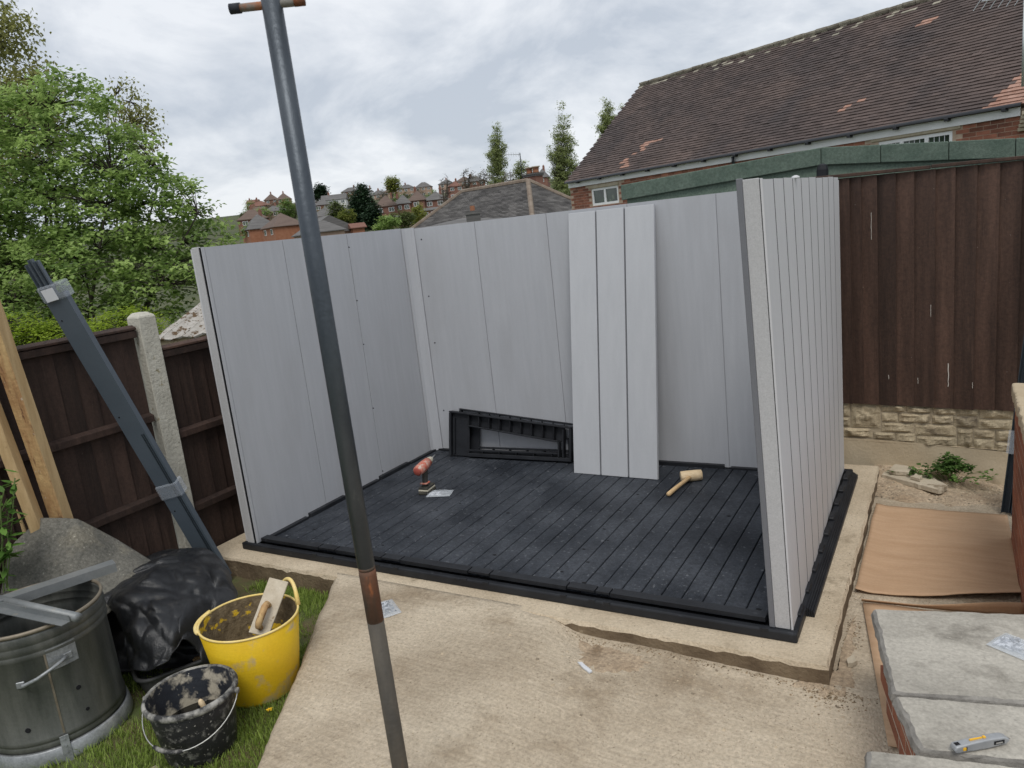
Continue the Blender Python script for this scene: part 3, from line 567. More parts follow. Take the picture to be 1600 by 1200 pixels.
GR = {k: leafmat(k, *c, .2 if k == 'conifer' else .5) for k, c in dict(
    plant=((.05, .10, .025), (.20, .34, .09)), syc=((.12, .20, .05), (.42, .56, .18)), birch=((.16, .17, .05), (.38, .39, .14)), hedge=((.12, .20, .015), (.36, .47, .05)),
    conifer=((.012, .030, .014), (.045, .085, .040)), poplar=((.17, .21, .08), (.44, .50, .22)), lime=((.12, .16, .03), (.36, .38, .10)), bush=((.06, .09, .025), (.19, .23, .08)), bare=((.12, .10, .07), (.26, .24, .17))).items()}
BARK = mat('bark', (.055, .045, .035), (.10, .085, .065), 6, .95, .4, 30); BARKB = mat('dark_bark', (.035, .028, .022), None, rough=.95, bump=0)
g = random.Random(3); wp = thing('weed_plant', 'leafy green weed growing at the foot of the stone wall', 'plant', (4.10, 2.42, -.16))
mb = MB(); st = MB(); pts = []
for _ in range(46):
    a = g.random() * 6.28; r_ = abs(g.gauss(0, .105)); p = V((4.09 + r_ * 1.3 * math.cos(a), 2.40 + r_ * .55 * math.sin(a), -.08 + .12 * math.exp(-(r_ / .13) ** 2) * g.uniform(.4, 1.2))); pts.append(p)
    b0_ = V((4.09, 2.43, -.17)); st.tube([b0_, b0_.lerp(p, .5) + V((0, 0, .04)), p], .0016, 4)
leafset(mb, pts, 16, .018, .034, g, .5); part('foliage', mb, GR['plant'], wp); part('stems', st, GR['plant'], wp)
PAV = mat('broken_paving', (.42, .36, .27), (.50, .44, .34), 7, .95, .4, 60, c3=(.25, .20, .14), sscale=8, sthr=.62)
def jag(pts, g, amp, step=.03):
    out = []
    for (a, b) in zip(pts, pts[1:] + pts[:1]):
        a, b = V(a), V(b); k = max(1, int((b - a).length / step))
        for i in range(k): q = a.lerp(b, i / k); out.append((q.x + g.uniform(-amp, amp), q.y + g.uniform(-amp, amp)))
    return out
mb = MB(); mb.poly(jag([(3.66, 2.36), (4.02, 2.13), (4.06, 2.22), (3.98, 2.36), (3.70, 2.46)], g, .006), -.118, -.082); o = solo('broken_slab', mb, PAV, 'flat broken paving slab lying on the soil beside the weed', 'slab', bevel=.004)
mb = MB(); mb.poly(jag([(3.70, 2.36), (3.84, 2.33), (3.86, 2.44), (3.74, 2.50)], g, .012, .04), -.081, -.045); solo('stone_fragment', mb, PAV, 'small stone fragment on top of the broken paving slab', 'stone', bevel=.006)
mb = MB(); mb.poly(jag([(3.85, 2.28), (3.90, 2.25), (3.92, 2.31), (3.87, 2.34)], g, .008, .03), -.081, -.055); solo('stone_fragment', mb, PAV, 'little pale stone chip beside the bigger fragment on the broken slab', 'stone', bevel=.004)

# steel channels leaning on the right fence
SLATE = mat('slate_grey_powder_coat', (.075, .095, .118), (.088, .110, .135), 3, .38, .05, 60, spec=.5); SLDK = mat('slate_black_powder_coat', (.026, .034, .042), None, rough=.4, bump=0); TAPE = glassy('packing_tape', (.55, .60, .67), .15, .30)
def cprof(w, h, t): return [(-w / 2, 0), (w / 2, 0), (w / 2, h), (w / 2 - t * 3, h), (w / 2 - t * 3, h - t), (w / 2 - t, h - t), (w / 2 - t, t), (-w / 2 + t, t), (-w / 2 + t, h), (-w / 2, h)]
rc = thing('channel_bundle', 'dark metal channel bundle leaning on the fence beside the brick wall', 'channels', (4.40, 1.95, -.14))
a, b = V((4.385, 1.955, -.138)), V((4.61, 2.47, 2.05)); side = V((.9, -.35, 0))
mb = MB(); mb.prof(a, b, cprof(.062, .04, .003), side); part('channel', mb, SLDK, rc)
d_ = (b - a).normalized(); s2 = (side - d_ * side.dot(d_)).normalized(); u2 = s2.cross(d_)
mb = MB(); mb.prof(a + s2 * .034 + u2 * .012 + d_ * .01, b + s2 * .034 + u2 * .012, cprof(.05, .03, .003), side); part('channel', mb, SLDK, rc)
mb = MB(); mb.bar(a + d_ * .36 + u2 * .018 + s2 * .012, a + d_ * .50 + u2 * .018 + s2 * .012, .108, .052, side); part('tape', mb, TAPE, rc)
mb = MB(); mb.bar(a + d_ * .115 - u2 * .0015 - s2 * .012, a + d_ * .13 - u2 * .0015 - s2 * .012, .010, .002, side); part('sticker', mb, BAGP, rc)

# ------------------------------------------------------------------ brick wall at the right edge, patio, cardboard
MT['brick'] = mat('orange_red_brick', (.24, .082, .046), (.33, .125, .070), 7, .9, .4, 60, rand=.22, c3=(.17, .075, .05), sscale=8, sthr=.62, swid=.1)
MT['bmortar'] = mat('grey_brick_mortar', (.42, .37, .30), (.50, .45, .38), 20, .95, .4, 80)
MT['flag'] = mat('riven_grey_paving', (.20, .185, .158), (.40, .375, .325), 2.2, .9, 1., 16, c3=(.135, .122, .10), sscale=4, sthr=.53, swid=.2, c4=(.31, .29, .25), s4=60, t4=.62, world=True, stretch=(1, 1.35, 1), bstretch=(.9, 1.3, 1), detail=14., grain=.18, gscale=70., lo=.30, hi=.62)
MT['flag_edge'] = mat('riven_paving_edge', (.17, .16, .145), (.27, .255, .23), 14, .9, .9, 30, world=True)
def brickme(l, d, h): mb = MB(); mb.box(-l / 2, l / 2, -d / 2, d / 2, -h / 2, h / 2); return mb.mesh('brick', MT['brick'])
bw_ = thing('brick_wall', 'short red brick wall with stone coping at the right edge', 'wall', (4.48, .9, -.15))
mb = MB(); mb.box(4.3752, 4.58, .1, 1.545, -.16, .70); part('mortar', mb, MT['bmortar'], bw_)
bm = brickme(.1, .215, .065); bh = brickme(.1, .1025, .065)
for c in range(12):
    z = -.12 + c * .0715; y = 1.54
    if c % 2: piece('brick', bh, bw_, (4.425, y - .052, z)); y -= .1125
    while y > .3: piece('brick', bm, bw_, (4.425 + rnd.uniform(-.0008, .0), y - .1085, z)); y -= .225
for y0, y1 in ((.12, .60), (.606, 1.08), (1.086, 1.56)):
    mb = MB(); g2 = random.Random(int(y0 * 100)); mb.poly(jag([(4.355, y0), (4.62, y0), (4.62, y1), (4.355, y1)], g2, .005, .03), .70, .765); part('coping_stone', mb, MT['gravelboard'], bw_, bevel=.01, seg=2)

pt = bpy.data.objects.new('patio', None); col.objects.link(pt); pt['kind'] = 'structure'; LOC[pt] = V((0, 0, 0))
E0, E1 = V((3.813, -.26, 0)), V((4.01, -1.04, 0)); ed = (E1 - E0).normalized(); en = V((-ed.y, ed.x, 0)); en = en if en.x > 0 else -en     # en points into the patio
mb = MB(); i0, i1 = E0 + en * .0474 + ed * .03, E1 + en * .0474
mb.poly([(i0.x, i0.y), (i1.x, i1.y), (4.05, -1.6), (4.9, -1.6), (4.9, -.06), (i0.x + .1, i0.y + .03)], -.2, .245); part('patio_core', mb, MT['bmortar'], pt)
bm3 = brickme(.215, .10, .065); ang = math.atan2(ed.y, ed.x)
for c in range(6):
    z = .206 - c * .0765; t = .035 - (.1125 if c % 2 else 0)
    while t < .80:
        if t > -.08: q = E0 + ed * (t + .1075) + en * (.047 + .05 + rnd.uniform(-.0008, 0)); piece('brick', bm3, pt, (q.x, q.y, z), (0, 0, ang))
        t += .225
def flag(pts, z0, z1, seed, name='paving_slab'):
    g2 = random.Random(seed); o = jag(pts, g2, .003, .03); n = len(o); c = sum((V(p) for p in o), V((0, 0))) / n; mb = MB()
    rings = [(1, -.03, z0), (1, 0., z0 + .012), (1, .004, z0 + .026), (1, -.004, z1 - .008), (1, -.014, z1)]
    for _, off, z in rings: mb.v += [(*(V(p) + (V(p) - c).normalized() * (off + g2.uniform(-.003, .003))), z) for p in o]
    k = len(rings); mb.f = [tuple(range(n))[::-1], tuple(range((k - 1) * n, k * n))] + [(i * n + j, i * n + (j + 1) % n, (i + 1) * n + (j + 1) % n, (i + 1) * n + j) for i in range(k - 1) for j in range(n)]
    mb.m = [1, 0] + [1] * ((k - 1) * n); mb.t = [0.] * len(mb.f); return part(name, mb, [MT['flag'], MT['flag_edge']], pt)
flag([(3.818, -.262), (3.917, -.786), (4.42, -.676), (4.86, -.59), (4.86, .02), (4.33, -.125)][::-1][::-1], .245, .30, 3)
flag([(3.925, -.80), (4.00, -1.035), (4.45, -.96), (4.86, -.90), (4.86, -.605), (4.42, -.69)], .245, .299, 4)
flag([(3.868, -1.095), (3.90, -1.56), (4.86, -1.56), (4.86, -.925), (4.40, -.985), (4.02, -1.06)], .247, .303, 5)
# utility knife
kn = thing('utility_knife', 'grey folding utility knife with yellow button on the stone paving', 'knife', (4.15, -.975, .303), (0, 0, R(36)), world=False)
KG = mat('knife_grey_metal', (.30, .31, .32), (.36, .37, .38), 20, .4, .05, metal=.3); YEL = mat('knife_yellow', (.75, .42, .03), None, rough=.5, bump=0)
mb = MB(); pl = [(-.078, .002), (-.082, .012), (-.076, .023), (-.03, .027), (.03, .029), (.066, .027), (.082, .020), (.084, .012), (.074, .005), (.02, .0)]
n = len(pl); mb.add([(u, -.013, v) for u, v in pl] + [(u, .013, v) for u, v in pl], [tuple(range(n))[::-1], tuple(range(n, 2 * n))] + [(i, (i + 1) % n, n + (i + 1) % n, n + i) for i in range(n)]); part('body', mb, KG, kn, bevel=.004, seg=3)
mb = MB(); mb.box(-.058, -.049, -.0145, -.0125, .009, .018); part('lock_button', mb, YEL, kn); mb = MB(); mb.box(-.049, -.046, -.0142, -.0125, .008, .019); part('slot', mb, MT['hole'], kn)
mb = MB(); mb.box(-.03, .008, -.002, .002, .027, .031); part('thumb_rail', mb, YEL, kn); mb = MB(); mb.box(.010, .018, -.004, .004, .0275, .033); part('slider', mb, YEL, kn, bevel=.001)
mb = MB(); mb.box(.035, .066, -.0142, -.0125, .010, .021); part('clip_recess', mb, MT['hole'], kn); mb = MB(); mb.box(.040, .060, -.0152, -.0143, .013, .017); part('clip', mb, mat('bright_clip', (.6, .6, .6), None, rough=.3, bump=0, metal=.8), kn)
mb = MB(); mb.box(-.074, -.060, -.006, .006, .0232, .0245); part('end_slot', mb, MT['hole'], kn); mb = MB(); mb.add([(.083, -.0006, .018), (.096, -.0006, .008), (.083, -.0006, .009), (.083, .0006, .018), (.096, .0006, .008), (.083, .0006, .009)], [(0, 1, 2), (3, 5, 4), (0, 3, 4, 1), (1, 4, 5, 2)]); part('blade', mb, STEEL, kn)

CARD = mat('brown_cardboard', (.44, .285, .17), (.50, .335, .21), 3, .85, .12, 40, stretch=(1, 7, 1), bstretch=(.3, 7, 1), c3=(.52, .35, .22), sscale=3.5, sthr=.62, swid=.1, sstretch=(.5, 5, 1), c4=(.13, .08, .05), s4=28, t4=.76)
def cardz(u, v): return -.132 + .008 * fbm((u * 2, v * 3, 0), 1.2, 4) + .035 * math.exp(-((v) / .10) ** 2) * ss(.25, .95, u) + .012 * math.exp(-(u / .06) ** 2)
q = [V((3.66, .68)), V((4.395, .84)), V((4.372, 1.885)), V((3.665, 1.895))]
mb = MB()
def cf(u, v):
    p = q[0].lerp(q[1], u).lerp(q[3].lerp(q[2], u), v); return (p.x + .004 * nz((v * 6, u, 3), 1), p.y - .03 * math.sin(u * 3.1) * (1 - v) ** 3, cardz(u, v) + .004)
mb.sheet(cf, 36, 44); solo('cardboard_sheet', mb, CARD, 'large flat sheet of brown cardboard on the ground between slab and brick wall', 'cardboard', True, solid=.004)
mb = MB(); mb.sheet(lambda u, v: (3.705 + .18 * v + (.95 - .3 * v) * u, .575 - 1.05 * v + .05 * u, -.128 + .006 * nz((u * 4, v * 4, 0), 1)), 16, 26); cs = thing('cardboard_strip', 'second cardboard piece with upturned flap tucked under the stone paving', 'cardboard', (4.2, .1, -.13)); part('sheet', mb, CARD, cs, True, solid=.004)
mb = MB(); mb.sheet(lambda u, v: (3.70 + .68 * u, .588 + .05 * u - .02 * v, -.128 + (.022 + .065 * ss(.3, 1, u)) * v), 24, 3); part('upturned_flap', mb, CARD, cs, True, solid=.004)
g = random.Random(8); mb = MB(); mb.poly(jag([(2.61, -.42), (2.685, -.465), (2.695, -.45), (2.63, -.405)], g, .004, .02), -.150, -.128); 
PAPER = glassy('plastic_scrap', (.75, .77, .8), .3, .8)
mb.v = [(x, y, pathz(x, y) + (.003 if z < -.14 else .010)) for x, y, z in mb.v]; solo('plastic_scrap', mb, PAPER, 'scrap of clear plastic lying in the hollow of the path', 'litter')
mb = MB(); mb.poly(jag([(3.70, -.005), (3.735, .03), (3.715, .075), (3.69, .03)], g, .006, .02), -.138, -.118); solo('stone_chip', mb, PAV, 'sharp grey stone chip on the path near the slab corner', 'stone')
# ------------------------------------------------------------------ left boundary fence
FX = -.30
MT['brown_shaded'] = mat('brown_stain_painted_shade', (.026, .0150, .0115), (.050, .029, .022), 3, .75, .4, 30, stretch=(5, 5, .35), bstretch=(9, 9, .4), rand=.25, c3=(.060, .036, .027), sscale=4, sthr=.60, swid=.15, c4=(.20, .18, .16), s4=60, t4=.75, grain=.2, gscale=50.)  # same brown stain as the right fence, darkened to paint in shade
def bay(label, y0, y1, zt, z0, loc):
    f = thing('fence_bay', label, 'fence', loc, group='brown fence bays on the left')
    k = round((y1 - y0) / .102); w = (y1 - y0) / k
    for i in range(k):
        a, b = y0 + i * w, y0 + (i + 1) * w; mb = MB(); zb = z0 + rnd.uniform(-.01, .01); z1 = zt - .035
        mb.add([(FX - .012, a - .010, z) for z in (zb, z1)] + [(FX + .002, b, z) for z in (zb, z1)] + [(FX - .010, b, z) for z in (zb, z1)] + [(FX - .018, a - .010, z) for z in (zb, z1)], [(0, 1, 3, 2), (2, 3, 5, 4), (4, 5, 7, 6), (6, 7, 1, 0), (0, 2, 4, 6), (1, 7, 5, 3)])
        part('fence_board', mb, MT['brown_shaded'], f)
    for z in (zt - .085, zt - .62, zt - 1.13):
        mb = MB(); mb.prof((FX + .003, y0, z), (FX + .003, y1, z), [(0, 0), (.038, .006), (.038, .046), (0, .062)], (1, 0, 0)); part('rail', mb, MT['brown_shaded'], f, bevel=.002)
    mb = MB(); mb.prof((FX - .03, y0, zt - .032), (FX - .03, y1, zt - .032), [(0, 0), (.075, 0), (.075, .014), (.04, .030), (0, .016)], (1, 0, 0)); part('capping_rail', mb, MT['brown'], f, bevel=.002)
    return f
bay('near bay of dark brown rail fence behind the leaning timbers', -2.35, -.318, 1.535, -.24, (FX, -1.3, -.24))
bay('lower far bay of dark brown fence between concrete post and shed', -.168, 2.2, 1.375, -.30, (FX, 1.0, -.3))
CP = mat('pitted_concrete_post', (.40, .385, .33), (.50, .485, .42), 9, .95, .7, 50, c3=(.28, .265, .22), sscale=40, sthr=.62, c4=(.24, .21, .13), s4=9, t4=.66)
mb = MB(); x0, x1, y0, y1 = FX - .055, FX + .062, -.305, -.182
mb.add([(x, y, z) for z in (-.3, 1.575) for x, y in ((x0, y0), (x1, y0), (x1, y1), (x0, y1))] + [(x0 + .015, y0 + .03, 1.60), (x1 - .03, y0 + .03, 1.60), (x1 - .03, y1 - .03, 1.60), (x0 + .015, y1 - .03, 1.60)],
       [(3, 2, 1, 0), (0, 1, 5, 4), (1, 2, 6, 5), (2, 3, 7, 6), (3, 0, 4, 7), (4, 5, 9, 8), (5, 6, 10, 9), (6, 7, 11, 10), (7, 4, 8, 11), (8, 9, 10, 11)])
solo('concrete_post', mb, CP, 'pale concrete post between the two bays of the left fence', 'post', bevel=.006)

# ------------------------------------------------------------------ timbers and channels leaning on that fence
TIM = mat('sawn_timber', (.40, .27, .13), (.52, .375, .20), 5, .8, .25, 30, stretch=(6, 6, .6), bstretch=(6, 6, .5), c3=(.24, .12, .05), sscale=8, sthr=.70, swid=.05, sstretch=(1.5, 1.5, .8))
TIMR = mat('rough_weathered_timber', (.34, .19, .085), (.52, .36, .17), 5, .9, .6, 30, stretch=(4, 4, .8), c3=(.12, .055, .028), sscale=9, sthr=.57, swid=.1, sstretch=(2.5, 2.5, 1), c4=(.55, .50, .42), s4=14, t4=.66)
def timber(label, base, top, w, h, side, m1, m2):
    base, top = V(base), V(top); d = (top - base).normalized(); s_ = V(side); s_ = (s_ - d * s_.dot(d)).normalized(); u = s_.cross(d); mb = MB(); n = 14
    vs = []
    for i in range(n + 1):
        p = base.lerp(top, i / n)
        for a, b in ((-w / 2, -h / 2), (w / 2, -h / 2), (w / 2, h / 2), (-w / 2, h / 2)): vs.append(p + s_ * (a + .004 * nz(p * 3 + V((a, b, 0)) * 9, 2)) + u * b)
    fs = [(3, 2, 1, 0), tuple(range(4 * n, 4 * n + 4))]; mi = [0, 0]
    for i in range(n):
        for j in range(4): fs.append((4 * i + j, 4 * i + (j + 1) % 4, 4 * i + 4 + (j + 1) % 4, 4 * i + 4 + j)); mi.append(1 if j == 2 else 0)
    mb.add(vs, fs); mb.m = mi; return solo('leaning_timber', mb, [m1, m2], label, 'timber', bevel=.005, group='timbers leaning on the left fence')
bx, by = at(118, 905, 4.62), at(-30, 376, 5.0)
timber('thick rough brown timber with knots, rightmost of the leaning timbers', at(158, 990, 4.40), at(-62, 345, 3.70), .088, .072, (.95, .30, 0), TIM, TIMR)
timber('cleaner yellow timber leaning just left of the rough brown one', at(115, 970, 4.22), at(-64, 500, 3.80), .055, .075, (.80, .60, 0), TIM, TIM)
timber('shaded timber at the left edge behind the climbing leaves', at(84, 960, 4.28), at(-88, 520, 3.90), .07, .05, (.80, .60, 0), TIM, TIM)
lc = thing('channel_bundle', 'slate grey metal channels taped together leaning over the left fence', 'channels', (.05, -.12, -.15))
a, b = at(345, 905, 4.90), at(84, 462, 4.08); d_ = (b - a).normalized(); side = (RX - d_ * RX.dot(d_)).normalized(); u_ = side.cross(d_)
mb = MB(); mb.prof(a, b, [(-.062, 0), (.062, 0), (.062, -.042), (.057, -.042), (.057, -.005), (-.057, -.005), (-.057, -.042), (-.062, -.042)], side); part('channel', mb, SLATE, lc)
mb = MB(); mb.prof(a - side * .024 - u_ * .047 + d_ * .0, b - side * .024 - u_ * .047 + d_ * .0, [(-.05, 0), (.05, 0), (.05, -.03), (.045, -.03), (.045, -.005), (-.045, -.005), (-.045, -.03), (-.05, -.03)], side); part('channel', mb, SLDK, lc)
for k in (-1, 1): mb = MB(); mb.bar(a + u_ * .0025 + side * (.035 if k > 0 else .047), b + u_ * .0025 + side * (.035 if k > 0 else .047) - d_ * .9, .006, .004, side); part('groove_rib', mb, SLDK, lc)
for s0, s1, e_, hh in ((-.048, .034, .19, 0), (-.022, .028, .21, 0), (.006, .028, .195, 0)):
    mb = MB(); p0, p1 = b - d_ * .3 + side * s0 - u_ * .024, b + d_ * e_ + side * s0 - u_ * .024; mb.prof(p0, p1, cprof(s1 * .9, .022, .003), side); part('thin_channel', mb, SLATE, lc)
for t0, t1 in ((.985, 1.03), (.325, .375)):
    mb = MB(); mb.bar(a.lerp(b, t0) - u_ * .035, a.lerp(b, t1) - u_ * .035, .142, .088, side); part('tape', mb, TAPE, lc, bevel=.01, seg=2)
mb = MB(); mb.bar(a.lerp(b, .988) + u_ * .0125 - side * .01, a.lerp(b, 1.022) + u_ * .0125 - side * .01, .07, .002, side); part('label_sticker', mb, BAGP, lc)
for t in (.93, .62, .28): mb = MB(); mb.tube([a.lerp(b, t) - side * .035 + u_ * .0, a.lerp(b, t) - side * .035 + u_ * .0015], .005, 8); part('rivet_hole', mb, MT['hole'], lc)

# ------------------------------------------------------------------ felt, membrane and tray heaped behind the bin
FELT = mat('grey_mineral_felt', (.10, .098, .085), (.165, .158, .135), 4, .95, .5, 180, c3=(.25, .225, .17), sscale=3.5, sthr=.53, swid=.2, c4=(.38, .36, .31), s4=70, t4=.68, grain=.35, gscale=70.)
MEMB = mat('black_membrane', (.012, .013, .015), (.028, .029, .031), 5, .34, .35, 130, c3=(.085, .08, .072), sscale=9, sthr=.62, swid=.15, c4=(.16, .15, .13), s4=60, t4=.72)
def vor(p, s, o): d = noise.voronoi(p * s + V((o, o, o)))[0]; return min(.5, d[1] - d[0])
def drape(name, rows, nu, nv, wr, ws, m, label, cat, sol=.006, seed=0, crumple=0.):
    C = [[at(*p) for p in r_] for r_ in rows]; mb = MB()
    def fn(u, v): p = (lnet if name == 'roofing_felt' else net)(C, u, v); return p + (FW * -1 + V((0, 0, .6))) * (wr * (fbm(p, ws, seed, 3) - 1.1 * abs(nz(p, ws * 1.7, seed + 4))) + crumple * (vor(p, 4.2, seed) + .4 * vor(p, 9., seed + 1)))
    mb.sheet(fn, nu, nv); return solo(name, mb, m, label, cat, True, solid=sol)
drape('roofing_felt', [[(22, 848, 4.04), (64, 810, 4.08), (122, 812, 4.14), (182, 843, 4.30), (242, 880, 4.38)], [(8, 890, 3.94), (62, 842, 4.02), (124, 838, 4.06), (180, 868, 4.18), (226, 896, 4.20)],
      [(2, 925, 3.9), (55, 905, 3.92), (110, 915, 3.94), (155, 930, 3.98), (186, 945, 3.96)], [(-10, 985, 3.84), (50, 970, 3.85), (110, 985, 3.86), (150, 985, 3.9), (160, 965, 3.88)], [(-10, 1040, 3.86), (50, 1040, 3.86), (100, 1045, 3.86), (140, 1030, 3.85), (150, 1000, 3.85)]],
      60, 50, .005, 3.0, FELT, 'stiff sheet of grey roofing felt draped over the rubbish behind the bin', 'felt', seed=2, crumple=.010)
drape('black_membrane', [[(238, 872, 4.5), (285, 858, 4.55), (325, 860, 4.55), (350, 880, 4.45), (366, 905, 4.35)], [(205, 902, 4.15), (258, 884, 4.2), (310, 888, 4.25), (350, 905, 4.22), (374, 945, 4.15)],
      [(165, 935, 3.93), (225, 928, 3.88), (290, 932, 3.95), (338, 945, 4.05), (368, 1000, 4.0)], [(190, 968, 3.84), (232, 975, 3.72), (275, 985, 3.70), (315, 985, 3.88), (350, 1040, 3.88)], [(205, 1042, 3.78), (228, 1050, 3.68), (258, 1037, 3.62), (292, 1000, 3.72), (335, 1058, 3.82)]],
      90, 80, .012, 4.2, MEMB, 'crumpled black waterproof membrane heaped beside the yellow trug', 'membrane', seed=7, crumple=.075)
drape('black_plastic_sheet', [[(150, 940, 4.15), (200, 945, 4.1), (260, 960, 4.1), (320, 980, 4.1), (372, 960, 4.25)], [(140, 1000, 4.05), (200, 1000, 3.98), (260, 1005, 3.95), (320, 1010, 3.98), (372, 1000, 4.05)], [(140, 1030, 3.98), (200, 1030, 3.95), (260, 1025, 3.95), (310, 1025, 3.96), (360, 1025, 4.0)], [(150, 1050, 3.92), (200, 1050, 3.90), (260, 1045, 3.90), (310, 1040, 3.92), (350, 1040, 3.94)]],
      40, 36, .01, 5, MEMB, 'dull black plastic sheet in the dark hollow under the membrane', 'plastic sheet', seed=13, crumple=.06)
mb = MB()      # dark scrap by the post foot
mb.sheet(lambda u, v: at(225 + 75 * u, 872 - 14 * math.sin(u * 2.6) + 20 * v, 4.62 - .12 * v), 14, 4); solo('black_offcut', mb, MEMB, 'curved black offcut lying at the foot of the concrete post', 'offcut', True, solid=.005)
# shallow black tray
TRAY = mat('scuffed_black_tray', (.055, .056, .057), (.085, .086, .087), 6, .5, .15, 60, c3=(.10, .10, .095), sscale=12, sthr=.66)
tr = thing('plastic_tray', 'shallow black plastic tray with rounded rim between bin and bucket', 'tray', (.595, -.977, -.185), (0, 0, R(63)), world=False)
def rr(w, h, r_, z, n=6):
    out = []
    for cx_, cy_, a0 in ((w - r_, h - r_, 0), (-w + r_, h - r_, 90), (-w + r_, -h + r_, 180), (w - r_, -h + r_, 270)):
        for i in range(n + 1): a_ = R(a0 + 90 * i / n); out.append((cx_ + r_ * math.cos(a_), cy_ + r_ * math.sin(a_), z))
    return out
def loft(rings):
    mb = MB(); n = len(rings[0]); mb.v = [p for r_ in rings for p in r_]; k = len(rings)
    mb.f = [(i * n + j, i * n + (j + 1) % n, (i + 1) * n + (j + 1) % n, (i + 1) * n + j) for i in range(k - 1) for j in range(n)] + [tuple(range(n))[::-1], tuple(range((k - 1) * n, k * n))]
    mb.m = [0] * len(mb.f); mb.t = [.5] * len(mb.f); return mb
part('tray_body', loft([rr(.245, .19, .07, 0), rr(.26, .205, .075, .078), rr(.253, .198, .07, .080), rr(.235, .18, .065, .012)]), TRAY, tr)
mb = MB(); o_ = rr(.265, .21, .078, .084); mb.tube([V(p) for p in o_] + [V(o_[0]), V(o_[1])], .011, 8, caps=False); part('tray_rim', mb, TRAY, tr, True)
mb = MB(); mb.poly(jag([(.0, -.12), (.11, -.13), (.13, -.10), (.02, -.095)], random.Random(2), .004, .02), .045, .062); solo_w = part('tray_debris', mb, TIMR, tr)

# ------------------------------------------------------------------ galvanised bin
bc = (.50, -1.60); bn_ = thing('metal_bin', 'dull galvanised round garden incinerator bin with curved handle at the left edge', 'bin', (bc[0], bc[1], -.185), world=False)
ZINC = mat('stained_galvanised_sheet', (.075, .08, .072), (.15, .152, .138), 4, .45, .12, 40, metal=.45, stretch=(3, 3, .5), c3=(.36, .38, .40), sscale=3.4, sthr=.68, swid=.05, c4=(.34, .33, .30), s4=60, t4=.74)
ZRIM = mat('brown_stained_zinc_rim', (.17, .14, .10), (.26, .23, .18), 8, .55, .15, metal=.35); ZBRI = mat('bright_zinc', (.19, .20, .205), (.33, .345, .355), 9, .45, .1, metal=.4, grain=.2)
rb = .278
pf = [(rb, .04), (rb, .085)] + [(rb + .006, .095), (rb, .105), (rb, .112), (rb + .006, .120), (rb, .13)] + [(rb, .3), (rb - .002, .5)] + [(rb + .006, .512), (rb - .001, .524), (rb - .001, .530), (rb + .007, .545), (rb, .560), (rb, .566), (rb + .007, .582), (rb, .598), (rb, .615)]
inner = [(r_ - .004, z) for r_, z in pf[::-1]]
mb = MB(); mb.lathe(pf + inner, 72, closed=True); part('drum', mb, ZINC, bn_, True)
mb = MB(); mb.lathe([(rb + .004, .612), (rb + .007, .62), (rb + .004, .629), (rb - .004, .629), (rb - .007, .62), (rb - .004, .612)], 72, closed=True); part('rolled_rim', mb, ZRIM, bn_, True)
mb = MB(); mb.lathe([(rb + .002, .0), (rb + .016, .0), (rb + .022, .02), (rb + .012, .075), (rb + .004, .082)], 72, closed=True); part('bottom_flange', mb, ZBRI, bn_, True)
mb = MB(); mb.lathe([(.02, .045), (rb - .006, .045), (rb - .006, .05), (.02, .05)], 40, closed=True); part('floor_plate', mb, ZINC, bn_)
def cyl(a_, z, r_=rb): return V((r_ * math.cos(R(a_)), r_ * math.sin(R(a_)), z))
AF = -38       # direction facing the viewer
hd = part('handle', (lambda m_: (m_.tube([cyl(AF + 4 - 10, .405, rb + .006), cyl(AF - 4, .412, rb + .035), cyl(AF + 6, .432, rb + .048), cyl(AF + 16, .452, rb + .045), cyl(AF + 24, .462, rb + .03), cyl(AF + 29, .462, rb + .006)], [.009, .008, .0075, .0075, .008, .009], 10), m_)[1])(MB()), ZBRI, bn_, True)
for a_, z in ((AF - 8, .403), (AF + 31, .462)):
    mb = MB(); mb.bar(cyl(a_ - 3.5, z, rb + .004), cyl(a_ + 3.5, z, rb + .004), .030, .006, (0, 0, 1)); part('handle_plate', mb, ZBRI, bn_, bevel=.003)
mb = MB()
mb.sheet(lambda u, v: cyl(AF + 15 + 24 * u, .425 + .10 * v - .0 * u, rb + .0022), 8, 3); part('bright_patch', mb, ZBRI, bn_, True)
mb = MB(); mb.box(-.004, .004, -.002, .002, .13, .51, M=Matrix.Translation(cyl(AF + 14, 0, rb + .001)) @ Matrix.Rotation(R(AF + 104), 4, 'Z')); part('seam', mb, ZRIM, bn_)
for a_, z, r_ in ((AF - 12, .19, .011), (AF + 33, .30, .010), (AF + 36, .185, .008)):
    mb = MB(); mb.tube([cyl(a_, z, rb - .004), cyl(a_, z, rb + .0025)], r_, 14); part('air_hole', mb, MT['hole'], bn_)
mb = MB(); mb.bar(cyl(AF + 13, -.0, rb + .026), cyl(AF + 13, .125, rb + .012), .034, .004, cyl(AF + 103, 0)); o = part('foot_bracket', mb, ZBRI, bn_, bevel=.001)
for z in (.05, .08, .11): mb = MB(); p = cyl(AF + 13, z, rb + .024 - .11 * (z - 0) * .9 * 1.0 + .004); mb.tube([p, p + cyl(AF + 13, 0, .004)], .004, 8); part('rivet', mb, ZBRI, o)
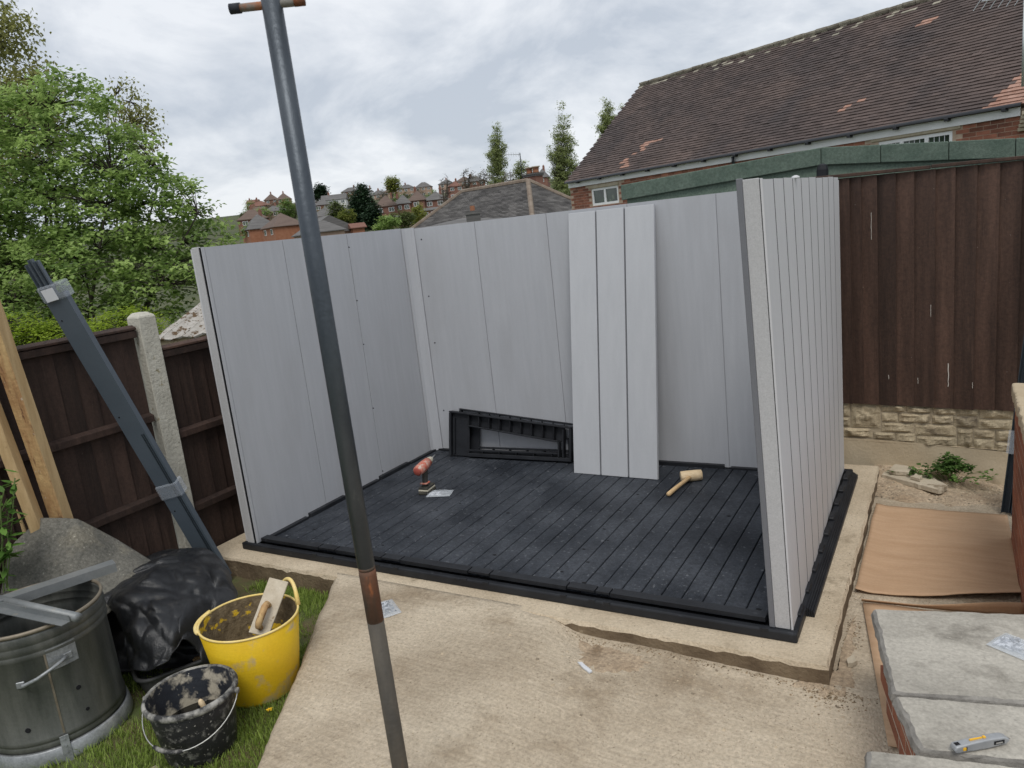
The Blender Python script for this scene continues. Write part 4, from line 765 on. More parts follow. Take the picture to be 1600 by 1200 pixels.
# pieces lying across the rim
RIMZ = .445
def lie(px0, py0, px1, py1, z): 
    def on(px, py):
        dd = at(px, py, 1) - CAM; return CAM + dd * ((z - CAM.z) / dd.z)
    return on(px0, py0), on(px1, py1)
ALU = mat('weathered_grey_section', (.16, .175, .18), (.23, .24, .24), 6, .5, .15, 40, metal=.3, c3=(.26, .25, .22), sscale=7, sthr=.64)
a, b = lie(-60, 955, 178, 877, .485); mb = MB(); mb.prof(a, b, [(-.035, .0), (.035, .0), (.035, -.042), (.031, -.042), (.031, -.004), (-.031, -.004), (-.031, -.03), (-.035, -.03)], (b - a).cross(V((0, 0, 1)))); solo('steel_channel', mb, ALU, 'long grey steel channel lying across the top of the metal bin', 'channel')
a, b = lie(-40, 928, 122, 965, .47); mb = MB(); mb.tube([a, b], .020, 14); solo('grey_pipe', mb, ALU, 'short grey pipe resting on the rim of the metal bin', 'pipe', True)
a, b = lie(-40, 945, 103, 975, .462); mb = MB(); mb.prof(a, b, [(-.02, 0), (.02, 0), (.02, .003), (-.017, .003), (-.017, .028), (-.02, .028)], (b - a).cross(V((0, 0, 1)))); solo('angle_strip', mb, ALU, 'thin grey angle strip in front of the pipe on the metal bin', 'strip')

# ------------------------------------------------------------------ yellow trug with mortar float
tz = thing('yellow_trug', 'dirty yellow flexible trug full of dried earth beside the path', 'trug', (1.175, -1.005, -.185), world=False)
YTR = mat('dirty_yellow_rubber', (.66, .42, .012), (.72, .49, .02), 4, .5, .12, 40, c3=(.42, .34, .20), sscale=7, sthr=.56, swid=.12, c4=(.36, .30, .2), s4=34, t4=.72, bstretch=(.2, .2, 4))
YIN = mat('muddy_yellow_inside', (.095, .068, .036), (.19, .145, .085), 26, .95, .7, 60, c3=(.62, .40, .02), sscale=9, sthr=.57, swid=.04, sstretch=(1, 1, 1.6))
YRM = mat('worn_yellow_rim', (.72, .53, .16), (.78, .62, .28), 9, .6, .1)
oval = lambda p: V((p.x * 1.03, p.y * .97, p.z))
mb = MB(); mb.lathe([(.155, 0), (.172, .004), (.180, .02), (.205, .18), (.232, .375), (.228, .378)], 64, fn=oval); mb.f = mb.f[:-1]; mb.m = mb.m[:-1]; mb.t = mb.t[:-1]; part('tub', mb, YTR, tz, True)
mb = MB(); mb.lathe([(.227, .378), (.202, .20), (.190, .10)], 64, fn=oval); mb.f = mb.f[:-2]; mb.m = mb.m[:-2]; mb.t = mb.t[:-2]; part('inner_wall', mb, YIN, tz, True)
mb = MB(); mb.tube([oval(V((.230 * math.cos(2 * math.pi * i / 64), .230 * math.sin(2 * math.pi * i / 64), .378))) for i in range(66)], .0055, 8, caps=False); part('rim', mb, YRM, tz, True)
mb = MB(); ea = MB(); EARTH = mat('dried_earth', (.12, .09, .055), (.24, .19, .125), 18, .97, 1., 30)
ea.sheet(lambda u, v: oval(V((.196 * u * math.cos(v * 6.2832), .196 * u * math.sin(v * 6.2832), .165 + .04 * fbm((u * math.cos(v * 6.2832), u * math.sin(v * 6.2832), 1), 5, 2) - .0 * u))), 16, 48); part('earth', ea, EARTH, tz, True)
def arch(a0, span, h, out, nm='handle'):
    pts = []
    for i in range(15):
        t = i / 14; a_ = R(a0 + span * (t - .5)); k = math.sin(math.pi * t) ** .55; pts.append(oval(V(((.232 + out * k) * math.cos(a_), (.232 + out * k) * math.sin(a_), .378 + h * k))))
    mb = MB(); mb.tube(pts, [.012, .0105] + [.0095] * 11 + [.0105, .012], 10); return part(nm, mb, YRM, tz, True)
arch(72, 46, .10, .002); arch(214, 52, -.004, .012)
fl = thing('plastering_float', 'muddy wooden plastering float sticking out of the yellow trug', 'float', (1.2, -1.0, .02))
FLT = mat('mortar_crusted_wood', (.40, .34, .25), (.54, .48, .38), 9, .9, .3, 60, c3=(.62, .60, .56), sscale=12, sthr=.62, swid=.08, c4=(.25, .18, .11), s4=14, t4=.64)
a, b = at(404, 992, 3.58), at(436, 906, 3.70); d_ = (b - a).normalized(); s_ = (RX - d_ * RX.dot(d_)).normalized()
mb = MB(); mb.bar(a, b, .098, .011, s_); part('blade_board', mb, FLT, fl, bevel=.002)
u_ = s_.cross(d_); m1, m2 = a.lerp(b, .12), a.lerp(b, .52); u_ = u_ if u_.dot(FW) < 0 else -u_
mb = MB(); mb.tube([m1 + u_ * .008, m1 + u_ * .045, m1.lerp(m2, .15) + u_ * .056, m1.lerp(m2, .85) + u_ * .056, m2 + u_ * .045, m2 + u_ * .008], [.013, .015, .017, .017, .015, .013], 10); part('handle', mb, TIMR, fl, True)

# ------------------------------------------------------------------ black bucket
bt = thing('black_bucket', 'black plastic builders bucket crusted with pale mortar on the grass', 'bucket', (1.275, -1.435, -.185), (0, 0, R(-12)), world=False)
BUC = mat('mortar_splashed_black', (.012, .012, .013), (.024, .024, .026), 6, .5, .2, 60, c3=(.17, .165, .15), sscale=26, sthr=.54, swid=.14, c4=(.36, .345, .31), s4=70, t4=.64)
BIN_ = mat('mortar_crusted_inside', (.014, .016, .022), (.03, .034, .042), 5, .55, .3, 50, c3=(.42, .38, .30), sscale=11, sthr=.49, swid=.10, c4=(.42, .39, .33), s4=30, t4=.66); BRM = mat('mortar_smeared_rim', (.03, .03, .031), (.34, .33, .30), 16, .7, .3, 60, lo=.42, hi=.6)
mb = MB(); mb.lathe([(.135, 0), (.142, .004), (.148, .03), (.170, .2), (.182, .278), (.176, .282)], 56); mb.f = mb.f[:-1]; mb.m = mb.m[:-1]; mb.t = mb.t[:-1]; part('tub', mb, BUC, bt, True)
mb = MB(); mb.lathe([(.176, .282), (.166, .2), (.154, .09)], 56); mb.f = mb.f[:-2]; mb.m = mb.m[:-2]; mb.t = mb.t[:-2]; part('inner_wall', mb, BIN_, bt, True)
mb = MB(); mb.lathe([(.180, .258), (.192, .262), (.194, .276), (.188, .287), (.178, .288), (.176, .278)], 56, closed=True); part('rim', mb, BRM, bt, True)
mb = MB(); mb.lathe([(.0, .118), (.10, .120), (.161, .128)], 40); part('liner', mb, mat('dark_wet_plastic', (.012, .014, .018), None, rough=.25, bump=.2), bt, True)
ha = []
for i in range(25):
    t = i / 24; a_ = R(221 + 180 * t); k = math.sin(math.pi * t); ha.append((.202 * math.cos(a_), .202 * math.sin(a_), .262 - .125 * k ** .8))
mb = MB(); mb.tube(ha, .0026, 6); o = part('wire_handle', mb, mat('dull_wire', (.5, .5, .48), None, rough=.4, bump=0, metal=.7), bt, True); mb = MB(); mb.tube(ha[8:14], [.008, .0095, .0095, .0095, .0095, .008], 8); part('grip', mb, BRM, o, True)
for a_ in (221, 41): mb = MB(); p = V((.196 * math.cos(R(a_)), .196 * math.sin(R(a_)), .262)); mb.tube([p * 1.0 - V((p.x, p.y, 0)) * .06, p + V((p.x, p.y, 0)) * .05], .012, 10); part('handle_lug', mb, BRM, bt, True)
tl_ = thing('tool_handle', 'pale wooden tool end with a hole poking up inside the black bucket', 'tool', (1.30, -1.40, -.06))
mb = MB(); mb.tube([(1.31, -1.40, -.05), (1.296, -1.41, .022), (1.293, -1.412, .036), (1.292, -1.413, .042)], [.013, .013, .010, .005], 10); part('shaft', mb, WOOD, tl_, True); mb = MB(); mb.tube([(1.297, -1.424, .018), (1.2965, -1.430, .018)], .006, 8); part('hole', mb, MT['hole'], tl_)

# climbing leaves at the left edge, loose leaves on the lawn
g = random.Random(6); cl = thing('climbing_plant', 'bright green climbing plant with long leaves at the left edge', 'plant', at(15, 900, 3.8)); st = MB(); mb = MB()
for k in range(11):
    p0 = at(g.uniform(-40, 18), g.uniform(905, 930), 3.78); p1 = at(g.uniform(-30, 30), g.uniform(745, 850), 3.72 + g.uniform(-.05, .06)); m_ = p0.lerp(p1, .5) + V((g.uniform(-.05, .05), 0, .02)); st.tube([p0, m_, p1], .003, 5)
    for _ in range(13):
        q = p0.lerp(m_, g.random() * 2 - 0) if g.random() < .3 else m_.lerp(p1, g.random()); a_ = g.random() * 6.28; s_ = g.uniform(.05, .095); d = V((math.cos(a_) * .8, math.sin(a_) * .8, g.uniform(-.5, .5))).normalized(); w = d.cross(V((g.uniform(-.3, .3), g.uniform(-.3, .3), 1))).normalized() * s_ * .2
        mb.add([q, q + d * s_ * .35 + w, q + d * s_ * .7 + w * .8, q + d * s_, q + d * s_ * .7 - w * .8, q + d * s_ * .35 - w], [(0, 1, 2, 3), (0, 3, 4, 5)], 0, g.random())
part('leaves', mb, leafmat('climber_leaf', (.05, .12, .02), (.16, .30, .06)), cl); part('stems', st, leafmat('climber_stem', (.12, .18, .05), (.16, .22, .08), .1), cl)

g = random.Random(14)
for (x, y), lab in (((1.42, -1.60), 'pale stone chip in the grass at the bottom right of the lawn'), ((1.20, -1.62), 'flat cream stone chip in the grass below the black bucket')):
    mb = MB(); z = lawnz(x, y); mb.poly(jag([(x - .03, y - .015), (x + .02, y - .025), (x + .035, y + .01), (x - .01, y + .022)], g, .005, .02), z, z + .018); solo('stone_chip', mb, PAV, lab, 'stone', bevel=.003)
# ------------------------------------------------------------------ green felted garage behind the fence
GF = mat('green_mineral_felt', (.115, .160, .125), (.155, .205, .165), 6, .95, .5, 220, grain=.25, gscale=60., c4=(.16, .21, .17), s4=160, t4=.60, c3=(.045, .075, .055), sscale=3, sthr=.60, swid=.2)
GFD = mat('darker_green_felt_trim', (.085, .122, .097), (.12, .160, .13), 7, .95, .5, 220, grain=.25, gscale=60., c4=(.14, .18, .15), s4=150, t4=.62)
ga = thing('felted_garage', 'green felt covered outbuilding with shallow pitched roof behind the brown fence', 'outbuilding', (3.2, 4.3, -.35)); GY = 3.2
rz = lambda x: 2.189 - (3.219 - x) * .0524 if x < 3.219 else 2.189 - (x - 3.219) * .0921
for x0, x1 in ((1.615, 3.218), (3.220, 5.6)):
    mb = MB(); mb.add([(x0 + .03, GY - .03, -.4), (x1, GY - .03, -.4), (x1, GY - .03, rz(x1) - .02), (x0 + .03, GY - .03, rz(x0) - .02), (x0 + .03, GY + 2.9, -.4), (x1, GY + 2.9, -.4), (x1, GY + 2.9, rz(x1) - .02), (x0 + .03, GY + 2.9, rz(x0) - .02)], [(0, 1, 2, 3), (5, 4, 7, 6), (4, 0, 3, 7), (1, 5, 6, 2), (3, 2, 6, 7)])
    part('felted_wall', mb, GF, ga)
    mb = MB(); mb.hexa([(x0, GY - .031, rz(x0) - .019), (x1, GY - .031, rz(x1) - .019), (x1, GY + 3, rz(x1) - .019), (x0, GY + 3, rz(x0) - .019), (x0, GY - .031, rz(x0) + .002), (x1, GY - .031, rz(x1) + .002), (x1, GY + 3, rz(x1) + .002), (x0, GY + 3, rz(x0) + .002)]); part('roof', mb, GFD, ga)
cuts = [1.605, 3.2165, 3.62, 4.05, 4.44, 4.9, 5.6]
for a, b in zip(cuts, cuts[1:]):
    b -= .004; mb = MB(); y0, y1 = GY - .058 - rnd.uniform(0, .004), GY - .0325
    mb.hexa([(a, y0, rz(a) - .122), (b, y0, rz(b) - .122), (b, y1, rz(b) - .122), (a, y1, rz(a) - .122), (a, y0, rz(a) + .006), (b, y0, rz(b) + .006), (b, y1, rz(b) + .006), (a, y1, rz(a) + .006)]); part('verge_trim', mb, GFD, ga, bevel=.006, seg=2)
mb = MB(); mb.box(3.217, 3.222, GY - .034, GY - .0305, -.3, 2.06); part('felt_joint', mb, MT['hole'], ga); mb = MB(); mb.box(4.10, 4.104, GY - .033, GY - .0305, 1, 2.0); part('felt_joint', mb, GFD, ga)
mb = MB(); mb.tube([(3.236, 3.02, 1.90), (3.240, 3.02, 2.03), (3.242, 3.02, 2.062), (3.243, 3.02, 2.072)], [.043, .041, .032, .014], 12); mb.box(3.27, 3.295, 3.0, 3.01, 1.955, 1.967)
solo('black_post_cap', mb, MT['plastic'], 'rounded black post top standing between the shed and the green garage', 'post').location.z += 0
pst = MB(); pst.tube([(3.236, 3.02, -.3), (3.236, 3.02, 1.899)], .03, 8); o = bpy.data.objects['black_post_cap']; part('shaft', pst, MT['plastic'], o, True)

# ------------------------------------------------------------------ big tiled house
HA = V((-5.62, 17.45, 2.90)); he = V((.905, -.426, 0)).normalized(); hn = V((.426, .905, 0)).normalized(); RUN, RISE = 3.34, 2.73
hs = (hn * RUN + V((0, 0, RISE))).normalized(); hN = he.cross(hs); SLP = math.hypot(RUN, RISE); HL_ = 13.2
hz = thing('tiled_house', 'long red brick house with steep dark tiled roof behind the green garage', 'house', (HA.x + 5, HA.y - 1, -1.5))
MT['tile'] = mat('weathered_clay_tile', (.072, .056, .053), (.112, .082, .072), .55, .85, .25, 60, world=True, tintw=.2, rand=.16, c3=(.056, .048, .049), sscale=.8, sthr=.50, swid=.25, sstretch=(1, 1, .5), c4=(.26, .25, .19), s4=9, t4=.74)
MT['tile_new'] = mat('orange_clay_tile', (.30, .165, .12), (.37, .23, .18), 6, .85, .2, 50, rand=.15, tintw=.15)
MT['lichen'] = mat('lichened_ridge_tile', (.24, .21, .17), (.38, .36, .29), 7, .95, .4, 40, c3=(.12, .10, .08), sscale=9, sthr=.6, tintw=.2)
TW, TG = .168, .1
tm = Matrix(((he.x, hs.x, hN.x, 0), (he.y, hs.y, hN.y, 0), (he.z, hs.z, hN.z, 0), (0, 0, 0, 1))); th = .024
def tilemesh(nm, m):
    mb = MB(); w = TW / 2 - .0015; mb.add([(-w, -.005, -.004), (w, -.005, -.004), (w, TG + .02, -.010), (-w, TG + .02, -.010), (-w, -.005, th), (w, -.005, th), (w, TG + .02, .001), (-w, TG + .02, .001)], [(4, 5, 6, 7), (0, 1, 5, 4), (1, 2, 6, 5), (3, 0, 4, 7)], 0, .5); return mb.mesh(nm, m)
tme, tmo, tml = tilemesh('roof_tile', MT['tile']), tilemesh('roof_tile', MT['tile_new']), tilemesh('roof_tile', MT['lichen'])
roof = part('roof', (lambda m_: (m_.hexa([HA + he * 0 - hn * .02, HA + he * HL_ - hn * .02, HA + he * HL_ + hn * RUN * 2, HA + hn * RUN * 2] + [HA + V((0, 0, -.03)) + hn * .05, HA + he * HL_ + V((0, 0, -.03)) + hn * .05, HA + he * HL_ + V((0, 0, -.03)) + hn * RUN * 2, HA + hn * RUN * 2 + V((0, 0, -.03))]), m_)[1])(MB()), MT['tile'], hz)
mb = MB(); a, b = HA - hN * .012, HA + he * HL_ - hN * .012; mb.add([a, b, b + hs * SLP, a + hs * SLP, b + hn * RUN * 2, a + hn * RUN * 2], [(0, 1, 2, 3), (3, 2, 4, 5)]); part('roof_underlay', mb, BARKB, hz)
orange = lambda u, s_: (1.9 < u < 2.7 and .05 < s_ < 1.2 and abs((u - 2.05) - (s_ - .1) * .42 - .12 * math.sin(s_ * 9)) < .13 + .2 * ss(.3, 0, s_) and math.sin(u * 41 + s_ * 67) > -.3) or (2.4 < u < 3.0 and 1.08 < s_ < 1.2) or (8.15 < u < 8.8 and abs((u - 8.2) * .42 + .84 - s_) < .055) or (8.8 < u < 9.1 and 3.28 < s_ < 3.46) or (u > 11.25 and s_ < .85 and (u - 11.2) > s_ * .42)
rest = MB(); cand = []; g = random.Random(4)
nr = int(SLP / TG); nc = int(HL_ / TW)
for r_ in range(nr):
    for c in range(nc + 1):
        u = c * TW + (TW / 2 if r_ % 2 else 0); s_ = r_ * TG
        if u > HL_: continue
        p = HA + he * u + hs * s_; dd = p - CAM; zd = dd.dot(FW); px = 800 + FOC * dd.dot(RX) / zd; py = 600 - FOC * dd.dot(UP) / zd
        cand.append((zd, px < 1605 and py > -10, u, s_, p))
vis = sorted([c for c in cand if c[1]], key=lambda c: c[0]); ind = set(id(c) for c in vis[:296])
def jit(): return Matrix.Rotation(g.gauss(0, .012), 4, 'Z') @ Matrix.Rotation(g.gauss(0, .02), 4, 'X') @ Matrix.Translation((0, g.gauss(0, .003), abs(g.gauss(0, .0025))))
tv, tf = [tuple(v.co) for v in tme.vertices], [tuple(p.vertices) for p in tme.polygons]
for c in cand:
    _, _, u, s_, p = c; og = orange(u, s_); lich = s_ > SLP - .5 and g.random() < .42 * ss(SLP - .55, SLP, s_) + (.25 if s_ > SLP - .2 else 0)
    M = Matrix.Translation(p) @ tm @ jit()
    if id(c) in ind:
        o = bpy.data.objects.new('roof_tile', tmo if og else tml if lich else tme); col.objects.link(o); o.parent = roof; o.matrix_local = Matrix.Translation(-LOC[hz]) @ M
    else: rest.add([M @ V(v) for v in tv], tf, 1 if og else 2 if lich else 0)
part('roof_tiles', rest, [MT['tile'], MT['tile_new'], MT['lichen']], roof, kind='stuff')
RT = HA + hs * SLP; 
for i in range(int(HL_ / .3)):
    mb = MB(); a, b = RT + he * (i * .3 + .004) + V((0, 0, .01 + g.uniform(-.006, .008))), RT + he * (i * .3 + .296) + V((0, 0, .01 + g.uniform(-.006, .008)))
    pr_ = [(.13 * math.cos(R(t)), .105 * math.sin(R(t)) - .02) for t in range(-10, 191, 25)]; mb.prof(a, b, pr_, hn); part('ridge_tile', mb, MT['lichen'], roof, bevel=.004)
WHT = mat('white_upvc', (.80, .81, .82), (.74, .75, .75), rough=.4, bump=.05); GUT = mat('black_gutter', (.018, .020, .024), None, rough=.4, bump=0)
mb = MB(); a, b = HA + hn * .075 + V((0, 0, -.085)), HA + he * 11.75 + hn * .075 + V((0, 0, -.085)); mb.bar(a, b, .022, .17, hn); part('fascia', mb, WHT, hz)
mb = MB(); a, b = HA - he * .02 + hn * .0 + V((0, 0, -.035)), HA + he * 11.8 + V((0, 0, -.02)); mb.prof(a, b, [(.058 * math.cos(R(t)), .058 * math.sin(R(t))) for t in range(180, 361, 20)] + [(.052 * math.cos(R(t)), .052 * math.sin(R(t))) for t in range(360, 179, -20)], hn); part('gutter', mb, GUT, hz)
for i in range(13):
    mb = MB(); p = HA + he * (.5 + i * .92) + V((0, 0, -.05)); mb.box(-.035, .035, -.065, .06, -.022, .035, M=Matrix.Translation(p) @ Matrix.Rotation(math.atan2(he.y, he.x), 4, 'Z')); part('gutter_bracket', mb, GUT, hz, bevel=.01)
p = HA + he * 5.95 + V((0, 0, -.06)); mb = MB(); mb.tube([p, p + V((0, 0, -.12)), p + hn * .08 + V((0, 0, -.25)), p + hn * .08 + V((0, 0, -3))], .035, 8); part('downpipe', mb, GUT, hz, True)
WP = HA + hn * .10                                            # wall face
Mw = Matrix(((he.x, hn.x, 0, WP.x), (he.y, hn.y, 0, WP.y), (he.z, hn.z, 1, WP.z), (0, 0, 0, 1)))     # u along wall, v inwards, w up from eaves
HM = mat('house_mortar', (.36, .27, .20), (.45, .36, .28), 9, .95, .2)
BRK = mat('house_brick', (.17, .066, .043), (.27, .112, .070), 5, .9, .2, 50, rand=.35, tintw=.3, c3=(.11, .05, .04), sscale=4, sthr=.60, swid=.1)
mb = MB(); w1, w2 = (.94, 2.02, -.75, -.285), (9.30, 10.66, -1.2, -.235)
for u0, u1, z0, z1 in ((.02, .94, -4.6, -.05), (2.02, 9.30, -4.6, -.05), (10.66, 12.9, -4.6, -.05), (.94, 2.02, -4.6, -.75), (.94, 2.02, -.285, -.05), (9.3, 10.66, -4.6, -1.2), (9.3, 10.66, -.235, -.05)): mb.box(u0, u1, .007, .3, z0, z1, M=Mw)
mb.add([Mw @ V(q_) for q_ in ((.03, .014, -.1), (.03, 6.5, -.1), (.03, 3.2, 2.5), (.03, .014, -4.6), (.03, 6.5, -4.6))], [(0, 1, 2), (0, 3, 4, 1)]); part('wall', mb, HM, hz)
mb = MB(); mb.box(-.1075, .1075, 0, .06, -.0325, .0325, M=Matrix.Rotation(math.atan2(he.y, he.x), 4, 'Z')); mb.t = [.5] * len(mb.t); bme2 = mb.mesh('brick', BRK); wl = hz; rb_ = MB()
for c in range(16):
    w = -.205 - c * .075
    for k in range(-1, 58):
        u = .03 + .1125 + k * .225 + (.1125 if c % 2 else 0)
        if not .12 < u < 12.8: continue
        if any(a - .11 < u < b + .11 and z0 - .04 < w < z1 + .04 for a, b, z0, z1 in (w1, w2)) or (.86 - .1 < u < 2.1 + .1 and -.29 < w < -.17) or (9.1 < u < 10.88 and -.25 < w < -.12): continue
        near = u > 10.3 and c < 9 or u < 2.9 and c < 10
        v = rnd.uniform(0, .004)
        if near: piece('brick', bme2, hz, Mw @ V((u, v, w)))
        elif c < 5 or (u < 3.4 and c < 14) or u > 9.2: rb_.box(u - .1075, u + .1075, v, .05, w - .0325, w + .0325, M=Mw)
part('bricks', rb_, BRK, hz, kind='stuff')
STN = mat('stone_lintel', (.36, .31, .22), (.44, .39, .30), 7, .95, .3); GLS = mat('dark_window_glass', (.02, .028, .026), (.05, .075, .055), 2, .08, .0, spec=.9, c3=(.10, .13, .09), sscale=3, sthr=.6)
def window(parent, M, u0, u1, z0, z1, mull, fr=.06, dep=.05, leaded=False):
    mb = MB(); mb.box(u0, u1, .02, .02 + dep, z0, z0 + fr, M=M); mb.box(u0, u1, .02, .02 + dep, z1 - fr, z1, M=M); mb.box(u0, u0 + fr, .02, .02 + dep, z0 + fr, z1 - fr, M=M); mb.box(u1 - fr, u1, .02, .02 + dep, z0 + fr, z1 - fr, M=M)
    for m_ in mull: mb.box(m_ - fr * .6, m_ + fr * .6, .019, .02 + dep, z0 + fr, z1 - fr, M=M)
    w = part('window', mb, WHT, parent); cs = [u0 + fr] + [x for m_ in mull for x in (m_ - fr * .6, m_ + fr * .6)] + [u1 - fr]
    for a, b in zip(cs[::2], cs[1::2]):
        mb = MB(); mb.box(a, b, .045, .05, z0 + fr, z1 - fr, M=M); part('pane', mb, GLS, w)
        if leaded:
            mb = MB()
            for i in range(1, 4): x = a + (b - a) * i / 4; mb.box(x - .006, x + .006, .040, .044, z0 + fr, z1 - fr, M=M)
            part('glazing_bar', mb, BAGP, w)
    return w
window(hz, Mw, .94, 2.02, -.75, -.285, [1.47]); window(hz, Mw, 9.30, 10.66, -1.2, -.235, [9.74, 10.20], leaded=True)
for u0, u1, z in ((.86, 2.06, -.283), (9.16, 10.80, -.225)): mb = MB(); mb.box(u0, u1, -.02, .02, z, z + .085, M=Mw); part('lintel', mb, STN, hz, bevel=.008)
mb = MB()
for i in range(5): mb.box(11.72 + .03 * i, 12.9, -.05 - .04 * i, .0, -.42 + .062 * i, -.365 + .062 * i, M=Mw)
part('brick_corbel', mb, STN, hz, bevel=.004)
# aerial on the roof
ALUM = mat('aluminium_aerial', (.6, .62, .64), None, rough=.35, bump=0, metal=.6)
ae = thing('tv_aerial', 'pale metal television aerial above the right end of the house roof', 'aerial', (4.98, 10.95, 2.6)); mb = MB(); mb.tube([(4.96, 10.92, 3.05), (4.96, 10.92, 4.35)], .018, 8); part('mast', mb, ALUM, ae, True)
a, b = V((4.42, 10.68, 4.30)), V((5.25, 11.06, 4.30)); mb = MB(); mb.tube([a, b], .010, 6); part('boom', mb, ALUM, ae)
for i in range(9):
    p = a.lerp(b, i / 8); mb = MB(); mb.tube([p + V((-.10, .06, -.10)), p + V((.06, -.03, .12))], .006, 5); part('element', mb, ALUM, ae)

# ------------------------------------------------------------------ generic houses
ROOFS = [mat('brown_tile_roof', (.105, .075, .062), (.15, .11, .09), 1.4, .9, .5, 9, stretch=(.3, .3, 5), bstretch=(.4, .4, 3)), mat('grey_tile_roof', (.095, .092, .09), (.15, .145, .14), 1.4, .9, .5, 9, stretch=(.3, .3, 5), bstretch=(.4, .4, 3)), mat('red_brown_roof', (.16, .075, .055), (.20, .11, .085), 1.2, .9, .4, 9, stretch=(.3, .3, 4))]
WALLS = dict(brick=mat('far_red_brick', (.165, .082, .060), (.235, .12, .09), 1.5, .9, .2, 8), orange=mat('orange_brick', (.27, .115, .062), (.33, .155, .09), 1.5, .9, .2, 8), white=mat('white_render', (.58, .58, .56), (.66, .66, .64), 1, .9, 0), pale=mat('pale_brick', (.30, .21, .16), (.36, .26, .20), 1.5, .9, .2, 8))
def house(label, px, py, t, w, dep, yaw, eave=5., rise=2.4, hip=True, wall='brick', roof=0, wins=3, chim=(.5,), rows=2, ridge=None, grp='houses on the far hillside', sidewin=0, cat='house'):
    """front face centre at eaves level stands where (px, py) points, t metres ahead"""
    c = at(px, py, t); M = Matrix.Translation(c) @ Matrix.Rotation(R(yaw), 4, 'Z'); gz = min(terr(c.x, c.y), c.z - 2.) - c.z - 1.0
    o = thing('house', label, cat, (c.x, c.y, c.z + gz), group=grp)
    mb = MB(); mb.box(-w / 2, w / 2, .0, dep, gz, 0, M=M); wl_ = part('wall', mb, WALLS[wall], o)
    e = .35; y0, y1, x0, x1 = -e, dep + e, -w / 2 - e, w / 2 + e; ym = dep / 2; rin = min(w / 2 + e - .05, (dep / 2 + e) * .95) if hip else 0.
    mb = MB(); mb.add([M @ V(q) for q in ((x0, y0, -.12), (x1, y0, -.12), (x1, y1, -.12), (x0, y1, -.12), (x0, y0, 0), (x1, y0, 0), (x1, y1, 0), (x0, y1, 0), (x0 + rin, ym, rise), (x1 - rin, ym, rise))], [(3, 2, 1, 0), (0, 1, 5, 4), (1, 2, 6, 5), (2, 3, 7, 6), (3, 0, 4, 7), (4, 5, 9, 8), (5, 6, 9), (6, 7, 8, 9), (7, 4, 8)]); rf = part('roof', mb, ROOFS[roof], o)
    for k in chim:
        mb = MB(); x = x0 + (x1 - x0) * k; mb.box(x - .35, x + .35, ym - .3, ym + .3, rise - 1., rise + .9, M=M); ch = part('chimney', mb, WALLS['brick'], rf)
        mb = MB(); mb.tube([M @ V((x, ym, rise + .9)), M @ V((x, ym, rise + 1.2))], .14, 8); part('chimney_pot', mb, WALLS['orange'], ch)
    for r_ in range(rows):
        for k in range(wins):
            x = -w / 2 + w * (k + .5) / wins; z1 = -.45 - r_ * 2.6; ww = min(1.5, w / wins * .62)
            mb = MB(); mb.box(x - ww / 2, x + ww / 2, -.06, .02, z1 - 1.15, z1, M=M); f_ = part('window', mb, WHT, wl_)
            for sg in (-1, 1): mb = MB(); mb.box(min(sg * .05, sg * (ww / 2 - .10)) + x, max(sg * .05, sg * (ww / 2 - .10)) + x, -.075, -.061, z1 - 1.05, z1 - .1, M=M); part('pane', mb, GLS, f_)
    for k in range(sidewin):
        y = dep * (k + .5) / sidewin; mb = MB(); mb.box(-w / 2 - .06, -w / 2 + .02, y - .75, y + .75, -1.6, -.4, M=M); f_ = part('window', mb, WHT, wl_)
        for sg in (-1, 0, 1): mb = MB(); mb.box(-w / 2 - .075, -w / 2 - .061, y + sg * .46 - .17, y + sg * .46 + .17, -1.5, -.5, M=M); part('pane', mb, GLS, f_)
    return o
YV = math.degrees(math.atan2(RX.y, RX.x))      # facing the viewer
# hip-roofed house just beyond the back wall
P1, P2 = V((-23.86, 40.23, 4.33)), V((-18.0, 38.48, 4.33)); e2 = (P2 - P1).normalized(); n2_ = V((-e2.y, e2.x, 0)); rr_ = 3.9; dz = 3.1
hb = thing('hipped_house', 'grey hip roofed house with brick chimney just beyond the shed back wall', 'house', (-21, 39.5, -2.2))
c = [P1 - e2 * rr_ - n2_ * rr_, P2 + e2 * rr_ - n2_ * rr_, P2 + e2 * rr_ + n2_ * rr_, P1 - e2 * rr_ + n2_ * rr_]; c = [p - V((0, 0, dz)) for p in c]
mb = MB(); mb.add(c + [P1, P2], [(0, 1, 5, 4), (1, 2, 5), (2, 3, 4, 5), (3, 0, 4), (3, 2, 1, 0)]); rfb = part('roof', mb, ROOFS[1], hb)
mb = MB(); i_ = [p + ((P1 + P2) / 2 - p) * .06 for p in c]; mb.add([V((p.x, p.y, p.z - .01)) for p in i_] + [V((p.x, p.y, -3.2)) for p in i_], [(0, 1, 2, 3), (0, 4, 5, 1), (1, 5, 6, 2), (2, 6, 7, 3), (3, 7, 4, 0)]); part('wall', mb, WALLS['brick'], hb)
GT = mat('grey_plain_tile', (.105, .10, .098), (.17, .162, .155), .8, .9, .2, 30, world=True, tintw=.3, c4=(.26, .26, .24), s4=5, t4=.72)
rows_ = MB()
